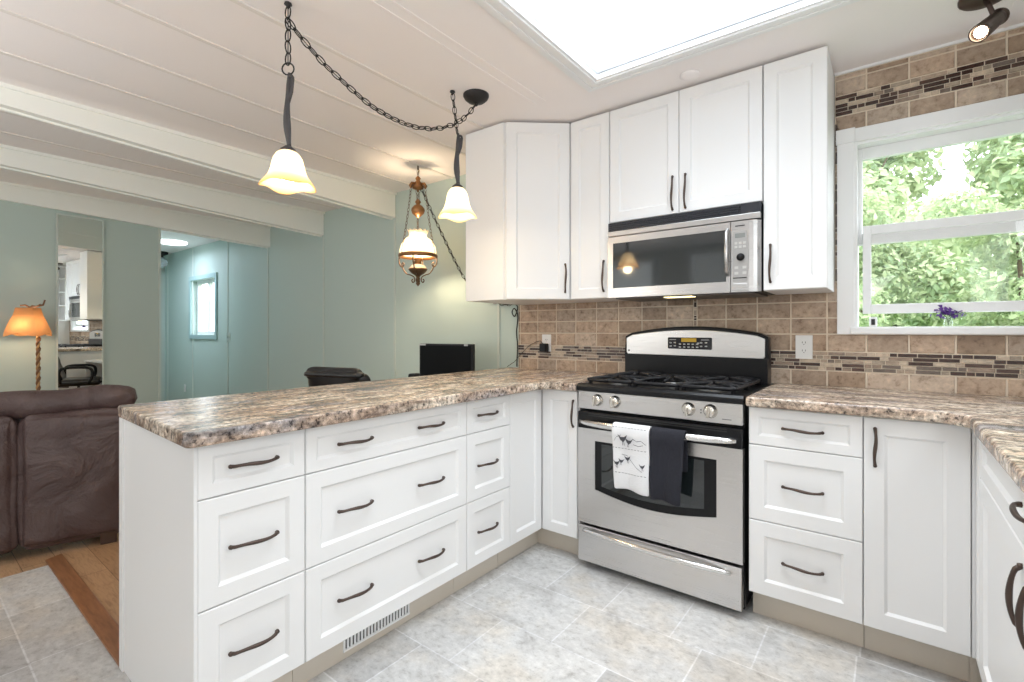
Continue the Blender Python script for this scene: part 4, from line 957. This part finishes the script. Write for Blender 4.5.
# ---------------------------------------------------------------- hall fixtures
o = obj('ceiling_light', fixn(lathe(nb(), [(.17, ZC), (.17, ZC-.02), (.15, ZC-.03), (0, ZC-.035)], (-6.45, -.36, 0), 32)), COOL, smooth=True); tag(o, 'flat round lit ceiling light in the hall', 'lamp')
t = thing('globe_ceiling_lamp', (-7.6, -.13, ZC-.2), 'small glass globe lamp on dark bracket at the hall end', 'lamp')
obj('canopy', fixn(lathe(nb(), [(.09, ZC), (.09, ZC-.03), (.03, ZC-.06), (.03, ZC-.09)], (-7.6, -.15, 0), 20)), IRON, t, smooth=True)
obj('glass_globe', fixn(lathe(nb(), [(.03, .0), (.075, -.04), (.09, -.08), (.07, -.13), (0, -.16)], (-7.6, -.15, ZC-.085), 20)), mat('clear_globe', (.8, .85, .88), .1, Transmission_Weight=.6), t, smooth=True)

# ---------------------------------------------------------------- right wall shelf cabinet (seen in the mirror)
t = thing('open_shelf_cabinet', (1.95, -.45, 1.348), 'white open corner shelf cabinet on the right wall', 'shelf')
bm = nb()
for a in ((2.06, 2.084, -.75, -.13, 1.348, UT), (1.78, 2.06, -.75, -.73, 1.348, UT), (1.78, 2.06, -.15, -.13, 1.348, UT)): box(bm, *a)
obj('cabinet_body', bm, WHITE, t)
for z_ in (1.348, 1.62, 1.87, 2.12, UT-.02): obj('shelf', bx(1.79, 2.06, -.73, -.15, z_, z_+.018), WHITE, t)

# ---------------------------------------------------------------- outdoors
struct('floor_lawn', bx(-9, 12, .14, 14, -.35, -.3), LAWN, 'lawn outside the window')
def shrub(name, x, y, h, w, n, seed, ms, label, ls=.075):
    t = thing(name, (x, y, -.3), label, 'tree', 'trees outside the kitchen window'); r = random.Random(seed); bm = nb()
    blobs = [(r.gauss(0, w*.42), r.gauss(0, w*.42), h*r.uniform(.2, .98), w*r.uniform(.22, .42)) for _ in range(26)]
    for i in range(n):
        bxx, byy, bz, br_ = r.choice(blobs); q = Vector((r.gauss(0, 1), r.gauss(0, 1), r.gauss(0, 1))).normalized()
        c = Vector((x+bxx, y+byy, bz-.3))+q*br_*r.uniform(.6, 1.05)
        if c.y < .35 or c.z < -.25: continue
        nn = (q+Vector((r.gauss(0, .6), r.gauss(0, .6), r.gauss(.5, .6)))).normalized(); a = nn.orthogonal().normalized(); a = Matrix.Rotation(r.uniform(0, 6.28), 3, nn) @ a; b = nn.cross(a); s = ls*r.uniform(.6, 1.3)
        vs = [bm.verts.new(c+a*s), bm.verts.new(c+b*s*.5+nn*s*.12), bm.verts.new(c-a*s), bm.verts.new(c-b*s*.5+nn*s*.12)]
        f = bm.faces.new(vs); f.material_index = 0 if r.random() < .6 else 1
    obj('foliage', bm, ms, t)
    bm = tube(nb(), [(x, y, -.3), (x+.03, y, h*.4), (x-.02, y+.03, h*.8)], [.04, .025, .01], 8)
    for bxx, byy, bz, br_ in blobs[:3]: tube(bm, [(x, y, max(0, bz*.6-.3)), (x+bxx*.6, y+byy*.6, bz*.85-.3), (x+bxx*.9, y+byy*.9, bz*.95-.3)], [.012, .008, .004], 5)
    obj('trunk', fixn(bm), BARK, t)
shrub('shrub', 1.0, 2.3, 2.5, .62, 17000, 21, [LEAF1, LEAF2], 'leafy light green shrub nearest the window on the left', .030)
shrub('shrub', 2.05, 2.7, 2.5, .62, 19000, 22, [LEAF1, LEAF2], 'leafy light green shrub nearest the window on the right', .030)
shrub('hedge', 1.6, 8.6, 3.6, 1.9, 9000, 25, [LEAF1, LEAF2], 'pale leafy hedge furthest behind the trees outside the window', .11)
shrub('tree', .75, 4.7, 4.6, .85, 13000, 23, [LEAF1, LEAF2], 'tall thin-leaved tree outside at the left of the window', .06)
shrub('tree', 2.45, 5.3, 5.0, 1.0, 17000, 24, [LEAF2, LEAF1], 'tall dark-leaved tree outside at the right of the window', .06)
